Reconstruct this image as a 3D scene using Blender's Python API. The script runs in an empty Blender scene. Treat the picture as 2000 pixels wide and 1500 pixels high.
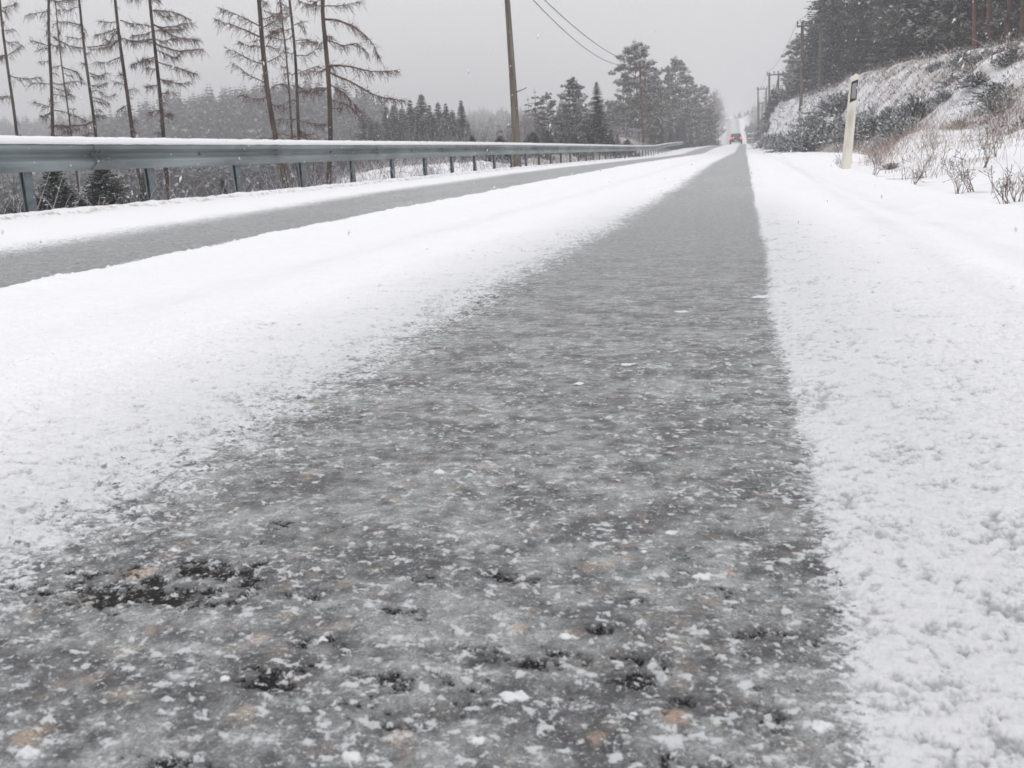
import bpy, math, random
import numpy as np
from mathutils import Matrix, Vector

# ------------------------------------------------------------------ camera, world, sun, exposure
SC = bpy.context.scene
CH = 0.31                                     # height of the hand-held phone above the road
F = 1806.0                                    # focal length in photograph pixels
PITCH, ROLL, YAW = math.radians(13.48), math.radians(2.8), math.radians(14.41)

def cam_basis():
    fw = np.array([0, math.cos(PITCH), -math.sin(PITCH)])
    r = np.array([1.0, 0, 0]); u = np.cross(r, fw)
    c, s = math.cos(ROLL), math.sin(ROLL)
    r2 = c * r - s * u; u2 = c * u + s * r
    cy, sy = math.cos(YAW), math.sin(YAW)
    R = np.array([[cy, -sy, 0], [sy, cy, 0], [0, 0, 1]])
    return R @ r2, R @ u2, R @ fw
CR, CU, CF = cam_basis()
cam_d = bpy.data.cameras.new('camera'); cam = bpy.data.objects.new('camera', cam_d)
SC.collection.objects.link(cam); SC.camera = cam
cam_d.sensor_width = 36.0; cam_d.lens = 36.0 * F / 2000.0
cam_d.clip_start = 0.02; cam_d.clip_end = 4000
m = Matrix.Identity(4)
for i in range(3):
    m[i][0] = CR[i]; m[i][1] = CU[i]; m[i][2] = -CF[i]
m[2][3] = CH
cam.matrix_world = m
cam_d.dof.use_dof = True; cam_d.dof.focus_distance = 1.7; cam_d.dof.aperture_fstop = 19

SUN_EL, SUN_ROT = math.radians(38), math.radians(150)
wd = bpy.data.worlds.new('World'); SC.world = wd; wd.use_nodes = True
nt = wd.node_tree; nt.nodes.clear()
out = nt.nodes.new('ShaderNodeOutputWorld'); bg = nt.nodes.new('ShaderNodeBackground')
sky = nt.nodes.new('ShaderNodeTexSky'); sky.sky_type = 'NISHITA'; sky.sun_disc = False
sky.sun_elevation = SUN_EL; sky.sun_rotation = SUN_ROT; sky.dust_density = 6; sky.air_density = 1
hs = nt.nodes.new('ShaderNodeHueSaturation'); hs.inputs['Saturation'].default_value = 0.12
tc = nt.nodes.new('ShaderNodeTexCoord'); sp = nt.nodes.new('ShaderNodeSeparateXYZ')
mr = nt.nodes.new('ShaderNodeMapRange')       # cloud deck: brighter overhead than at the horizon
mr.inputs['From Min'].default_value = 0.0; mr.inputs['From Max'].default_value = 1.0
mr.inputs['To Min'].default_value = 7.9; mr.inputs['To Max'].default_value = 14.8
cb = nt.nodes.new('ShaderNodeCombineColor')
tint = nt.nodes.new('ShaderNodeMix'); tint.data_type = 'RGBA'; tint.blend_type = 'MULTIPLY'
tint.inputs[0].default_value = 1.0; tint.inputs[7].default_value = (0.985, 0.985, 1.0, 1)
mx = nt.nodes.new('ShaderNodeMix'); mx.data_type = 'RGBA'; mx.inputs[0].default_value = 0.9
cn = nt.nodes.new('ShaderNodeTexNoise'); cn.inputs['Scale'].default_value = 2.2; cn.inputs['Detail'].default_value = 4
cm = nt.nodes.new('ShaderNodeMapRange'); cm.inputs['To Min'].default_value = 0.96; cm.inputs['To Max'].default_value = 1.04
mu = nt.nodes.new('ShaderNodeMath'); mu.operation = 'MULTIPLY'
L = nt.links.new
L(tc.outputs['Generated'], sp.inputs[0]); L(sp.outputs[2], mr.inputs[0])
L(tc.outputs['Generated'], cn.inputs['Vector']); L(cn.outputs[0], cm.inputs[0])
L(mr.outputs[0], mu.inputs[0]); L(cm.outputs[0], mu.inputs[1])
for i in range(3): L(mu.outputs[0], cb.inputs[i])
L(cb.outputs[0], tint.inputs[6])
L(sky.outputs[0], hs.inputs['Color']); L(hs.outputs[0], mx.inputs[6]); L(tint.outputs[2], mx.inputs[7])
L(mx.outputs[2], bg.inputs[0]); bg.inputs[1].default_value = 0.1; L(bg.outputs[0], out.inputs[0])

sd = bpy.data.lights.new('sun', 'SUN'); sd.energy = 0.5; sd.angle = math.radians(35); sd.color = (1, 0.98, 0.95)
so = bpy.data.objects.new('sun', sd); SC.collection.objects.link(so)
sdir = Vector((math.sin(SUN_ROT) * math.cos(SUN_EL), math.cos(SUN_ROT) * math.cos(SUN_EL), math.sin(SUN_EL)))
so.rotation_euler = sdir.to_track_quat('Z', 'Y').to_euler()
SC.view_settings.view_transform = 'Standard'; SC.view_settings.look = 'None'
SC.view_settings.gamma = 1; SC.view_settings.exposure = 0.0
cy_ = SC.cycles
cy_.max_bounces = 8; cy_.diffuse_bounces = 5; cy_.volume_bounces = 2; cy_.transparent_max_bounces = 8
cy_.use_denoising = True; cy_.use_adaptive_sampling = False

HAZE_DENSITY = 0.0023
HAZE_COLOR = (0.93, 0.93, 0.95)

# ------------------------------------------------------------------ helpers
COL = SC.collection
rng = np.random.default_rng(7)
random.seed(5)

def ray(px, py): return CF + (px - 1000) / F * CR - (py - 750) / F * CU
def at(px, py, Y):
    d = ray(px, py); return np.array([0, 0, CH]) + d * (Y / d[1])

def tag(o, label=None, cat=None, group=None, kind=None):
    if label: o['label'] = label
    if cat: o['category'] = cat
    if group: o['group'] = group
    if kind: o['kind'] = kind
    return o
def empty(name, loc, rz=0.0):
    o = bpy.data.objects.new(name, None); COL.objects.link(o)
    o.location = [float(v) for v in loc]; o.rotation_euler = (0, 0, rz); o.empty_display_size = 0.1
    return o
def link(name, me, mat, parent=None, loc=None):
    if mat and not me.materials: me.materials.append(mat)
    o = bpy.data.objects.new(name, me); COL.objects.link(o)
    if parent: o.parent = parent
    if loc is not None: o.location = [float(v) for v in loc]
    return o
def copy_tree(o, parent=None):
    c = o.copy(); COL.objects.link(c); c.parent = parent
    for ch in o.children: copy_tree(ch, c)
    return c

def hash2(ix, iy, seed):
    h = (ix.astype(np.int64) * 374761393 + iy.astype(np.int64) * 668265263 + seed * 974634777) & 0xFFFFFFFF
    h = ((h ^ (h >> 13)) * 1274126177) & 0xFFFFFFFF
    h = ((h ^ (h >> 16)) * 2246822519) & 0xFFFFFFFF
    return ((h ^ (h >> 15)) & 0xFFFFFF) / float(0xFFFFFF)
def noise(x, y, s, seed=0):
    """gradient noise, roughly -1..1, feature size s"""
    x = x / s; y = y / s
    ix = np.floor(x); iy = np.floor(y); fx = x - ix; fy = y - iy
    ux = fx * fx * fx * (fx * (fx * 6 - 15) + 10); uy = fy * fy * fy * (fy * (fy * 6 - 15) + 10)
    def g(dx, dy):
        a = hash2(ix + dx, iy + dy, seed) * 6.2831853
        return np.cos(a) * (fx - dx) + np.sin(a) * (fy - dy)
    n0 = g(0, 0) * (1 - ux) + g(1, 0) * ux; n1 = g(0, 1) * (1 - ux) + g(1, 1) * ux
    return (n0 * (1 - uy) + n1 * uy) * 1.6
def fbm(x, y, s, o=3, seed=0, g=0.55):
    r = 0; a = 1; t = 0
    for k in range(o):
        r = r + a * noise(x, y, s / 2 ** k, seed + 17 * k); t += a; a *= g
    return r / t
def worley(x, y, s, seed=0):
    x = x / s; y = y / s; ix = np.floor(x); iy = np.floor(y)
    best = np.full(x.shape, 9.0); bid = np.zeros(x.shape)
    for dx in (-1, 0, 1):
        for dy in (-1, 0, 1):
            cx = ix + dx; cyy = iy + dy
            d = np.hypot(cx + hash2(cx, cyy, seed) - x, cyy + hash2(cx, cyy, seed + 9) - y)
            w = d < best; best = np.where(w, d, best); bid = np.where(w, hash2(cx, cyy, seed + 31), bid)
    return best, bid
def sst(a, b, x):
    t = np.clip((x - a) / (b - a), 0, 1); return t * t * (3 - 2 * t)
def mixc(a, b, t): return a * (1 - t[..., None]) + b * t[..., None]
def C3(*v): return np.array(v, float)

def mesh_arrays(name, V, faces, smooth=True, col=None, attrs=None, k=4):
    me = bpy.data.meshes.new(name)
    V = np.ascontiguousarray(V, dtype=np.float32).reshape(-1, 3)
    faces = np.ascontiguousarray(faces, dtype=np.int32).reshape(-1, k)
    me.vertices.add(len(V)); me.vertices.foreach_set('co', V.ravel())
    me.loops.add(faces.size); me.loops.foreach_set('vertex_index', faces.ravel())
    me.polygons.add(len(faces))
    me.polygons.foreach_set('loop_start', np.arange(0, faces.size, k, dtype=np.int32))
    me.polygons.foreach_set('use_smooth', np.full(len(faces), smooth))
    if col is not None:
        a = me.attributes.new('col', 'FLOAT_COLOR', 'POINT')
        c4 = np.ones((len(V), 4), np.float32); c4[:, :3] = np.asarray(col).reshape(-1, 3)
        a.data.foreach_set('color', c4.ravel())
    for n, arr in (attrs or {}).items():
        if np.ndim(arr) == 2:
            a = me.attributes.new(n, 'FLOAT_COLOR', 'POINT'); c4 = np.ones((len(V), 4), np.float32); c4[:, :3] = arr
            a.data.foreach_set('color', c4.ravel()); continue
        a = me.attributes.new(n, 'FLOAT', 'POINT'); a.data.foreach_set('value', np.ascontiguousarray(arr, dtype=np.float32).ravel())
    me.update(); me.validate()
    return me

class MB:
    """collects quads (with a per-vertex snow value) and builds one mesh"""
    def __init__(s): s.V = []; s.Fq = []; s.S = []; s.n = 0
    def add(s, V, Fq, S=0.0):
        V = np.asarray(V, float).reshape(-1, 3); Fq = np.asarray(Fq, int).reshape(-1, 4)
        s.V.append(V); s.Fq.append(Fq + s.n); s.S.append(np.broadcast_to(np.asarray(S, float), (len(V),)).copy()); s.n += len(V)
        return s
    def tubes(s, P, R, sides=5, S=0.0, cap=True):
        """P (M,K,3) polylines, R (M,K)"""
        P = np.asarray(P, float); R = np.asarray(R, float)
        if P.ndim == 2: P = P[None]; R = R[None]
        M, K, _ = P.shape
        T = np.gradient(P, axis=1); T /= np.linalg.norm(T, axis=2, keepdims=True) + 1e-9
        ref = np.where(np.abs(T[:, :1, 2:3]) > 0.9, np.array([1.0, 0, 0]), np.array([0, 0, 1.0]))
        A = np.cross(T, np.broadcast_to(ref, T.shape)); A /= np.linalg.norm(A, axis=2, keepdims=True) + 1e-9
        B = np.cross(T, A)
        th = np.arange(sides) / sides * 2 * np.pi
        V = P[:, :, None] + R[:, :, None, None] * (A[:, :, None] * np.cos(th)[:, None] + B[:, :, None] * np.sin(th)[:, None])
        idx = np.arange(M * K * sides).reshape(M, K, sides); nx = np.roll(idx, -1, axis=2)
        Fq = np.stack([idx[:, :-1], nx[:, :-1], nx[:, 1:], idx[:, 1:]], -1).reshape(-1, 4)
        s.add(V, Fq, S)
        return s
    def box(s, c, d, rot=None, S=0.0):
        x, y, z = [v / 2 for v in d]
        V = np.array([[a, b, e] for a in (-x, x) for b in (-y, y) for e in (-z, z)], float)
        if rot is not None: V = V @ np.asarray(rot).T
        return s.add(V + np.asarray(c, float), [[0, 1, 3, 2], [4, 6, 7, 5], [0, 4, 5, 1], [2, 3, 7, 6], [0, 2, 6, 4], [1, 5, 7, 3]], S)
    def leaves(s, P, D, N, l, w, S):
        """diamond sprays: start P, direction D, side from N, length l, width w"""
        P = np.asarray(P); D = D / (np.linalg.norm(D, axis=1, keepdims=True) + 1e-9)
        W = np.cross(D, N); W /= np.linalg.norm(W, axis=1, keepdims=True) + 1e-9
        l = np.broadcast_to(l, (len(P),))[:, None]; w = np.broadcast_to(w, (len(P),))[:, None]
        V = np.stack([P, P + D * l * .45 + W * w * .5, P + D * l, P + D * l * .45 - W * w * .5], 1)
        return s.add(V, np.arange(len(P) * 4).reshape(-1, 4), np.repeat(np.broadcast_to(S, (len(P),)), 4))
    def mesh(s, name, smooth=False):
        return mesh_arrays(name, np.concatenate(s.V), np.concatenate(s.Fq), smooth, attrs={'snow': np.concatenate(s.S)})

# ------------------------------------------------------------------ materials
def mat(name, rough=0.7, metal=0.0, spec=0.5):
    mm = bpy.data.materials.new(name); mm.use_nodes = True
    b = mm.node_tree.nodes['Principled BSDF']
    b.inputs['Roughness'].default_value = rough; b.inputs['Metallic'].default_value = metal
    b.inputs['Specular IOR Level'].default_value = spec
    return mm, mm.node_tree, b
def two_tone(name, c1, c2, scale, rough=0.8, metal=0.0, detail=4, stretch=(1, 1, 1), bump=0.0, snow=None, spec=0.3, lo=.35, hi=.65, snowcol=(.8, .8, .83)):
    mm, t, b = mat(name, rough, metal, spec)
    tcn = t.nodes.new('ShaderNodeTexCoord'); mp = t.nodes.new('ShaderNodeMapping'); mp.inputs['Scale'].default_value = stretch
    n = t.nodes.new('ShaderNodeTexNoise'); n.inputs['Scale'].default_value = scale; n.inputs['Detail'].default_value = detail
    r = t.nodes.new('ShaderNodeMapRange'); r.inputs[1].default_value = lo; r.inputs[2].default_value = hi
    x = t.nodes.new('ShaderNodeMix'); x.data_type = 'RGBA'
    x.inputs[6].default_value = (*c1, 1); x.inputs[7].default_value = (*c2, 1)
    t.links.new(tcn.outputs['Object'], mp.inputs[0]); t.links.new(mp.outputs[0], n.inputs['Vector'])
    t.links.new(n.outputs[0], r.inputs[0]); t.links.new(r.outputs[0], x.inputs[0])
    last = x.outputs[2]
    if snow:                                   # lodged snow, stored on the mesh as the attribute "snow"
        a = t.nodes.new('ShaderNodeAttribute'); a.attribute_name = 'snow'
        y = t.nodes.new('ShaderNodeMix'); y.data_type = 'RGBA'; y.inputs[7].default_value = (*snowcol, 1)
        t.links.new(a.outputs['Fac'], y.inputs[0]); t.links.new(last, y.inputs[6]); last = y.outputs[2]
    t.links.new(last, b.inputs['Base Color'])
    if bump:
        bp = t.nodes.new('ShaderNodeBump'); bp.inputs['Strength'].default_value = 0.6; bp.inputs['Distance'].default_value = bump
        t.links.new(n.outputs[0], bp.inputs['Height']); t.links.new(bp.outputs[0], b.inputs['Normal'])
    return mm
M = {}
M['spruce'] = two_tone('spruce_needles', (.030, .045, .034), (.085, .095, .075), 3.0, .75, snow=True, spec=.15)
M['spruce_far'] = two_tone('spruce_far_needles', (.040, .050, .046), (.095, .105, .10), 1.0, .8, snow=True, spec=.1)
M['pine'] = two_tone('pine_needles', (.040, .050, .038), (.10, .105, .080), 1.5, .8, snow=True, spec=.15)
M['wood'] = two_tone('distant_wood', (.024, .026, .028), (.062, .058, .062), .05, .85, snow=True, spec=.1)
M['twig'] = two_tone('larch_twigs', (.075, .045, .036), (.15, .095, .075), 6.0, .85, snow=True, spec=.1)
M['grass'] = two_tone('dry_grass', (.17, .12, .10), (.36, .28, .23), 4.0, .85, snow=True, spec=.1)
M['scrub'] = two_tone('scrub', (.07, .055, .05), (.16, .13, .12), 2.0, .85, snow=True, spec=.1)
M['valley'] = two_tone('valley_twigs', (.075, .065, .068), (.15, .135, .14), 3.0, .85, snow=True, spec=.1, snowcol=(.55, .55, .58))
M['bark'] = two_tone('larch_bark', (.035, .026, .022), (.12, .085, .065), 9.0, .9, stretch=(1, 1, .25), bump=.01, snow=True, spec=.15)
M['pinebark'] = two_tone('pine_bark', (.09, .045, .035), (.21, .115, .085), 5.0, .9, stretch=(1, 1, .3), bump=.02, spec=.15)
M['polewood'] = two_tone('weathered_pole', (.075, .058, .044), (.19, .155, .125), 14.0, .85, stretch=(1, 1, .06), bump=.004, spec=.2)
M['redpole'] = two_tone('tarred_pole', (.06, .022, .020), (.13, .05, .042), 10.0, .8, stretch=(1, 1, .06), spec=.2)
M['steel'] = two_tone('galvanised_steel', (.13, .152, .158), (.26, .298, .31), 2.2, .48, metal=.25, detail=7, stretch=(1, .35, 1), spec=.5, bump=.0006)
M['poststeel'] = two_tone('post_steel', (.10, .125, .14), (.18, .21, .225), 10.0, .5, metal=.3, detail=6, spec=.4)
M['bolt'] = two_tone('bolt_steel', (.05, .05, .05), (.12, .11, .10), 30.0, .5, metal=.5)
M['snow'] = two_tone('lying_snow', (.80, .80, .83), (.86, .86, .88), 60.0, .85, bump=.004, spec=.2)
M['cream'] = two_tone('cream_plastic', (.47, .44, .37), (.69, .66, .59), 9.0, .5, detail=8, stretch=(1, 1, .25), spec=.3, lo=.28, hi=.5)
M['black'] = two_tone('black_plastic', (.016, .013, .013), (.03, .025, .025), 20.0, .5)
M['reflector'] = two_tone('grey_reflector', (.20, .215, .225), (.29, .305, .31), 120.0, .25, spec=.6)
M['wire'] = two_tone('wire', (.05, .05, .055), (.08, .08, .085), 5.0, .6)
M['insul'] = two_tone('insulator', (.05, .04, .04), (.09, .07, .07), 5.0, .3)
M['birch'] = two_tone('birch_twigs', (.16, .14, .14), (.27, .24, .24), 4.0, .85, snow=True, spec=.1)
M['carpaint'] = two_tone('dark_paint', (.018, .020, .022), (.03, .032, .035), 3.0, .3, spec=.6)
M['glass'] = two_tone('dark_glass', (.01, .012, .014), (.02, .022, .025), 3.0, .08, spec=.8)
M['rubber'] = two_tone('tyre_rubber', (.012, .012, .012), (.03, .03, .03), 20.0, .85)
M['house'] = two_tone('house_boards', (.30, .29, .28), (.40, .39, .38), 2.0, .8)
M['darkwood'] = two_tone('dark_timber', (.035, .025, .022), (.09, .065, .055), 8.0, .85)
ml, t_, b_ = mat('tail_lamp', .3); b_.inputs['Base Color'].default_value = (.5, .02, .03, 1)
b_.inputs['Emission Color'].default_value = (1, .10, .12, 1); b_.inputs['Emission Strength'].default_value = 2.0
M['lamp'] = ml

def surface_mat(name, grain):
    """colour from the mesh attribute col, fine crystal grain by nodes, glossier where the attribute wet is 1"""
    mm, t, b = mat(name, .8, 0, .4)
    a = t.nodes.new('ShaderNodeAttribute'); a.attribute_name = 'col'
    w = t.nodes.new('ShaderNodeAttribute'); w.attribute_name = 'wet'
    tcn = t.nodes.new('ShaderNodeTexCoord')
    n = t.nodes.new('ShaderNodeTexNoise'); n.inputs['Scale'].default_value = grain; n.inputs['Detail'].default_value = 3; n.inputs['Roughness'].default_value = .7
    r = t.nodes.new('ShaderNodeMapRange'); r.inputs[1].default_value = .3; r.inputs[2].default_value = .7
    # grain is strong on ice (crystals, pores), weak on snow
    lo = t.nodes.new('ShaderNodeMapRange'); lo.inputs[3].default_value = .97; lo.inputs[4].default_value = .62
    hi = t.nodes.new('ShaderNodeMapRange'); hi.inputs[3].default_value = 1.02; hi.inputs[4].default_value = 1.42
    t.links.new(w.outputs['Fac'], lo.inputs[0]); t.links.new(w.outputs['Fac'], hi.inputs[0])
    t.links.new(lo.outputs[0], r.inputs[3]); t.links.new(hi.outputs[0], r.inputs[4])
    x = t.nodes.new('ShaderNodeVectorMath'); x.operation = 'MULTIPLY'
    n2 = t.nodes.new('ShaderNodeTexNoise'); n2.inputs['Scale'].default_value = grain * .62; n2.inputs['Detail'].default_value = 5; n2.inputs['Roughness'].default_value = .62
    t.links.new(tcn.outputs['Object'], n2.inputs['Vector'])
    s2 = t.nodes.new('ShaderNodeMapRange'); s2.inputs[1].default_value = .575; s2.inputs[2].default_value = .66; s2.inputs[4].default_value = .85
    n3 = t.nodes.new('ShaderNodeTexNoise'); n3.inputs['Scale'].default_value = grain * .05; n3.inputs['Detail'].default_value = 3
    s3 = t.nodes.new('ShaderNodeMapRange'); s3.inputs[1].default_value = .36; s3.inputs[2].default_value = .60
    t.links.new(tcn.outputs['Object'], n3.inputs['Vector']); t.links.new(n3.outputs[0], s3.inputs[0])
    t.links.new(n2.outputs[0], s2.inputs[0])
    mm2 = t.nodes.new('ShaderNodeMath'); mm2.operation = 'MULTIPLY'; mm3 = t.nodes.new('ShaderNodeMath'); mm3.operation = 'MULTIPLY'
    t.links.new(s2.outputs[0], mm2.inputs[0]); t.links.new(s3.outputs[0], mm2.inputs[1])
    t.links.new(mm2.outputs[0], mm3.inputs[0]); t.links.new(w.outputs['Fac'], mm3.inputs[1])
    cxm = t.nodes.new('ShaderNodeMix'); cxm.data_type = 'RGBA'; cxm.inputs[7].default_value = (.62, .63, .64, 1)
    t.links.new(tcn.outputs['Object'], n.inputs['Vector']); t.links.new(n.outputs[0], r.inputs[0])
    t.links.new(a.outputs['Color'], x.inputs[0]); t.links.new(r.outputs[0], x.inputs[1])
    t.links.new(mm3.outputs[0], cxm.inputs[0]); t.links.new(x.outputs[0], cxm.inputs[6]); t.links.new(cxm.outputs[2], b.inputs['Base Color'])
    rr = t.nodes.new('ShaderNodeMapRange'); rr.inputs[3].default_value = .85; rr.inputs[4].default_value = .42
    t.links.new(w.outputs['Fac'], rr.inputs[0]); t.links.new(rr.outputs[0], b.inputs['Roughness'])
    bp = t.nodes.new('ShaderNodeBump'); bp.inputs['Strength'].default_value = .5; bp.inputs['Distance'].default_value = 1.2 / grain
    t.links.new(n.outputs[0], bp.inputs['Height']); t.links.new(bp.outputs[0], b.inputs['Normal'])
    return mm
def road_mat():
    """wheel-track ice, frost crystals, bare asphalt and snow; each cover is a field stored on the mesh whose edge is broken up by fine noise"""
    mm, t, b = mat('slush_and_snow', .8, 0, .4); nd = t.nodes.new; lk = t.links.new
    tcn = nd('ShaderNodeTexCoord')
    def attr(n, o='Fac'):
        a = nd('ShaderNodeAttribute'); a.attribute_name = n; return a.outputs[o]
    def nz(scale, detail, rough, out=0, vec=None):
        n = nd('ShaderNodeTexNoise'); n.inputs['Scale'].default_value = scale; n.inputs['Detail'].default_value = detail; n.inputs['Roughness'].default_value = rough
        lk(vec or tcn.outputs['Object'], n.inputs['Vector']); return n.outputs[out]
    def math_(op, a, b_=None, clamp=False):
        m_ = nd('ShaderNodeMath'); m_.operation = op; m_.use_clamp = clamp
        for k_, v in ((0, a), (1, b_)):
            if v is None: continue
            if isinstance(v, (int, float)): m_.inputs[k_].default_value = v
            else: lk(v, m_.inputs[k_])
        return m_.outputs[0]
    def mr_(v, a, b_, c=0.0, d=1.0):
        r = nd('ShaderNodeMapRange'); r.interpolation_type = 'SMOOTHSTEP'
        lk(v, r.inputs[0])
        for k_, q_ in zip((1, 2, 3, 4), (a, b_, c, d)): r.inputs[k_].default_value = q_
        return r.outputs[0]
    def mix_(f, a, b_):
        x = nd('ShaderNodeMix'); x.data_type = 'RGBA'
        lk(f, x.inputs[0])
        for k_, v in ((6, a), (7, b_)):
            if isinstance(v, tuple): x.inputs[k_].default_value = (*v, 1)
            else: lk(v, x.inputs[k_])
        return x.outputs[2]
    nf = math_('SUBTRACT', nz(150, 6, .78), .5); ng = math_('SUBTRACT', nz(85, 6, .75), .5); nh = nz(520, 4, .75)
    nm = math_('SUBTRACT', nz(48, 5, .72), .5)
    vm0 = nd('ShaderNodeVectorMath'); vm0.operation = 'SCALE'; lk(attr('ice', 'Color'), vm0.inputs[0]); lk(mr_(nm, -.16, .16, .72, 1.30), vm0.inputs['Scale'])
    grain = mr_(nh, .3, .7, .58, 1.50)
    vm = nd('ShaderNodeVectorMath'); vm.operation = 'SCALE'; lk(vm0.outputs[0], vm.inputs[0]); lk(grain, vm.inputs['Scale'])
    ice = vm.outputs[0]
    sp_ = math_('MULTIPLY', mr_(nz(330, 4, .6), .60, .68), mr_(nz(22, 3, .5), .35, .62, .25, .95))
    ice = mix_(sp_, ice, (.52, .53, .54))
    grit = mix_(mr_(nz(260, 3, .6), .60, .68), (.011, .010, .011), (.17, .13, .095))
    hole = mr_(math_('ADD', attr('fh'), math_('MULTIPLY', nf, 1.8)), -.02, .24, 0, .9)
    ice = mix_(hole, ice, grit)
    cr = mr_(math_('ADD', math_('ADD', attr('fc'), math_('MULTIPLY', nm, .9)), math_('MULTIPLY', nf, 1.5)), .0, .20, 0, .85)
    ice = mix_(cr, ice, (.58, .59, .60))
    ck = mr_(math_('ADD', attr('fk'), math_('MULTIPLY', nf, .7)), .0, .25)
    ice = mix_(ck, ice, (.68, .69, .705))
    gap = mr_(math_('ADD', attr('fg'), math_('MULTIPLY', ng, 1.5)), .0, .42, 0, .85)
    snow = mix_(gap, attr('snowc', 'Color'), (.37, .375, .385))
    bare = mr_(math_('ADD', attr('bare'), math_('MULTIPLY', nf, 3.6)), .28, .72)
    col_ = mix_(bare, snow, ice); lk(col_, b.inputs['Base Color'])
    wet = math_('MULTIPLY', bare, math_('SUBTRACT', 1.0, math_('MAXIMUM', math_('MAXIMUM', cr, ck), hole), True))
    lk(mr_(hole, 0, 1, .4, .12), b.inputs['Specular IOR Level'])
    lk(mr_(wet, 0, 1, .85, .36), b.inputs['Roughness'])
    bp = nd('ShaderNodeBump'); bp.inputs['Strength'].default_value = .45; bp.inputs['Distance'].default_value = .0025
    hgt_ = math_('ADD', math_('MULTIPLY', nf, 1.0), math_('MULTIPLY', cr, .35)); lk(hgt_, bp.inputs['Height']); lk(bp.outputs[0], b.inputs['Normal'])
    return mm
M['road'] = road_mat()
M['ground'] = surface_mat('snowy_ground', 90)

# ------------------------------------------------------------------ terrain
_zy = np.array([-50, 8, 15, 25, 40, 62, 74, 84, 100, 120, 140, 160, 200, 240, 300, 350, 380, 430, 1500])
_zz = np.array([0, 0, .03, .09, .14, .20, .28, .50, .75, 1.0, 1.25, 1.32, .5, 1.2, 6, 11.6, 12.3, 12.3, 14])
_yd = np.linspace(-50, 1500, 15501); _zd = np.interp(_yd, _zy, _zz)
_k = np.hanning(81); _k /= _k.sum(); _zd = np.convolve(np.pad(_zd, 40, 'edge'), _k, 'valid')
def road_z(Y): return np.interp(Y, _yd, _zd)
def road_cx(Y): return np.interp(Y, [0, 150, 200, 350, 450], [0, 0, -.3, -2.6, -6])
def edge_right(Y): return np.interp(Y, [0, 8, 11, 14, 22, 45, 76, 105, 150], [1.12, 1.15, 1.2, 1.4, 2.5, 2.2, 1.9, 1.0, .95])
HC = at(430, 300, 240)                         # wooded hill across the valley
HC2 = at(640, 300, 210)
HC3 = at(90, 300, 330)
def terrain(X, Y):
    X = np.asarray(X, float); Y = np.asarray(Y, float)
    cx = road_cx(Y); zr = road_z(np.maximum(Y, 0)); x = X - cx
    z = zr + 0 * X
    # right bank
    d = x - edge_right(Y)
    d0 = np.interp(Y, [0, 12, 25, 60], [3.0, 2.6, .5, .15]); w = np.interp(Y, [0, 12, 25, 60, 100, 200], [6.5, 6.5, 5.0, 3.0, 1.9, 6])
    Hh = np.interp(Y, [0, 20, 30, 45, 80, 110, 160, 220, 1500], [1.9, 2.0, 2.2, 2.9, 3.4, 3.8, 3.6, 1.2, 4])
    bank = .15 * np.minimum(np.maximum(d, 0), 3.2) * sst(0, 1.0, d) + Hh * sst(d0, d0 + w, d) + .06 * np.maximum(d - d0 - w, 0) ** .9
    mound = .30 * np.exp(-((x - 3.3) / .7) ** 2 - ((Y - 20) / 2.4) ** 2) + .35 * np.exp(-((x - 5.4) / 1.2) ** 2 - ((Y - 24) / 3) ** 2)
    bank = bank + mound * sst(.2, .9, d) + sst(.1, .8, d) * (.05 * fbm(X, Y, .9, 3, 3) + .035 * noise(X, Y, .3, 5)) + sst(1.2, 3, d) * (.34 * fbm(X, Y, 2.2, 2, 8) + .10 * fbm(X, Y, .8, 2, 9))
    z = z + np.where(d > 0, bank, 0)
    # left shoulder, shelf and valley
    e = -6.35 - x
    sh = np.interp(Y, [0, 21, 24, 30, 45, 70, 100, 200], [.75, .8, 2.4, 5.5, 8, 11, 14, 30])
    dep = np.interp(Y, [0, 20, 40, 100, 200, 350], [4.5, 4.5, 5.5, 6, 3, 0])
    lf = -dep * sst(sh, sh + 13, e) - .02 * np.clip(e - 15, 0, 100)
    heap = np.interp(Y, [22, 26, 34, 60, 80], [0, .22, .20, .6, .5]) * sst(.9, 2.6, e) * (1 - sst(sh - 1, sh + 4, e)) * (Y > 21)
    lf = lf + heap * (1 + .5 * fbm(X, Y, 1.6, 2, 21)) + sst(.6, 1.5, e) * .07 * fbm(X, Y, .7, 3, 12)
    rub = np.exp(-((x + 10.3) / 2.3) ** 2 - ((Y - 77) / 6.0) ** 2) + .5 * np.exp(-((x + 13.5) / 2.5) ** 2 - ((Y - 74) / 6.0) ** 2)
    lf = lf + rub * (.95 + .6 * fbm(X, Y, 1.1, 3, 44))
    z = z + np.where(e > 0, lf, 0)
    z = z + 19 * np.exp(-((X - HC[0]) / 48) ** 2 - ((Y - HC[1]) / 60) ** 2) \
        + 11 * np.exp(-((X - HC2[0]) / 26) ** 2 - ((Y - HC2[1]) / 40) ** 2) \
        + 9 * np.exp(-((X - HC3[0]) / 95) ** 2 - ((Y - HC3[1]) / 70) ** 2)
    far = np.hypot(X, Y)
    z = z + sst(380, 620, far) * 18 * (x < -25) + sst(430, 620, far) * 10 * (x > 12)
    return z
def hgt(x, y): return float(terrain(np.array([x]), np.array([y]))[0])

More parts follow.
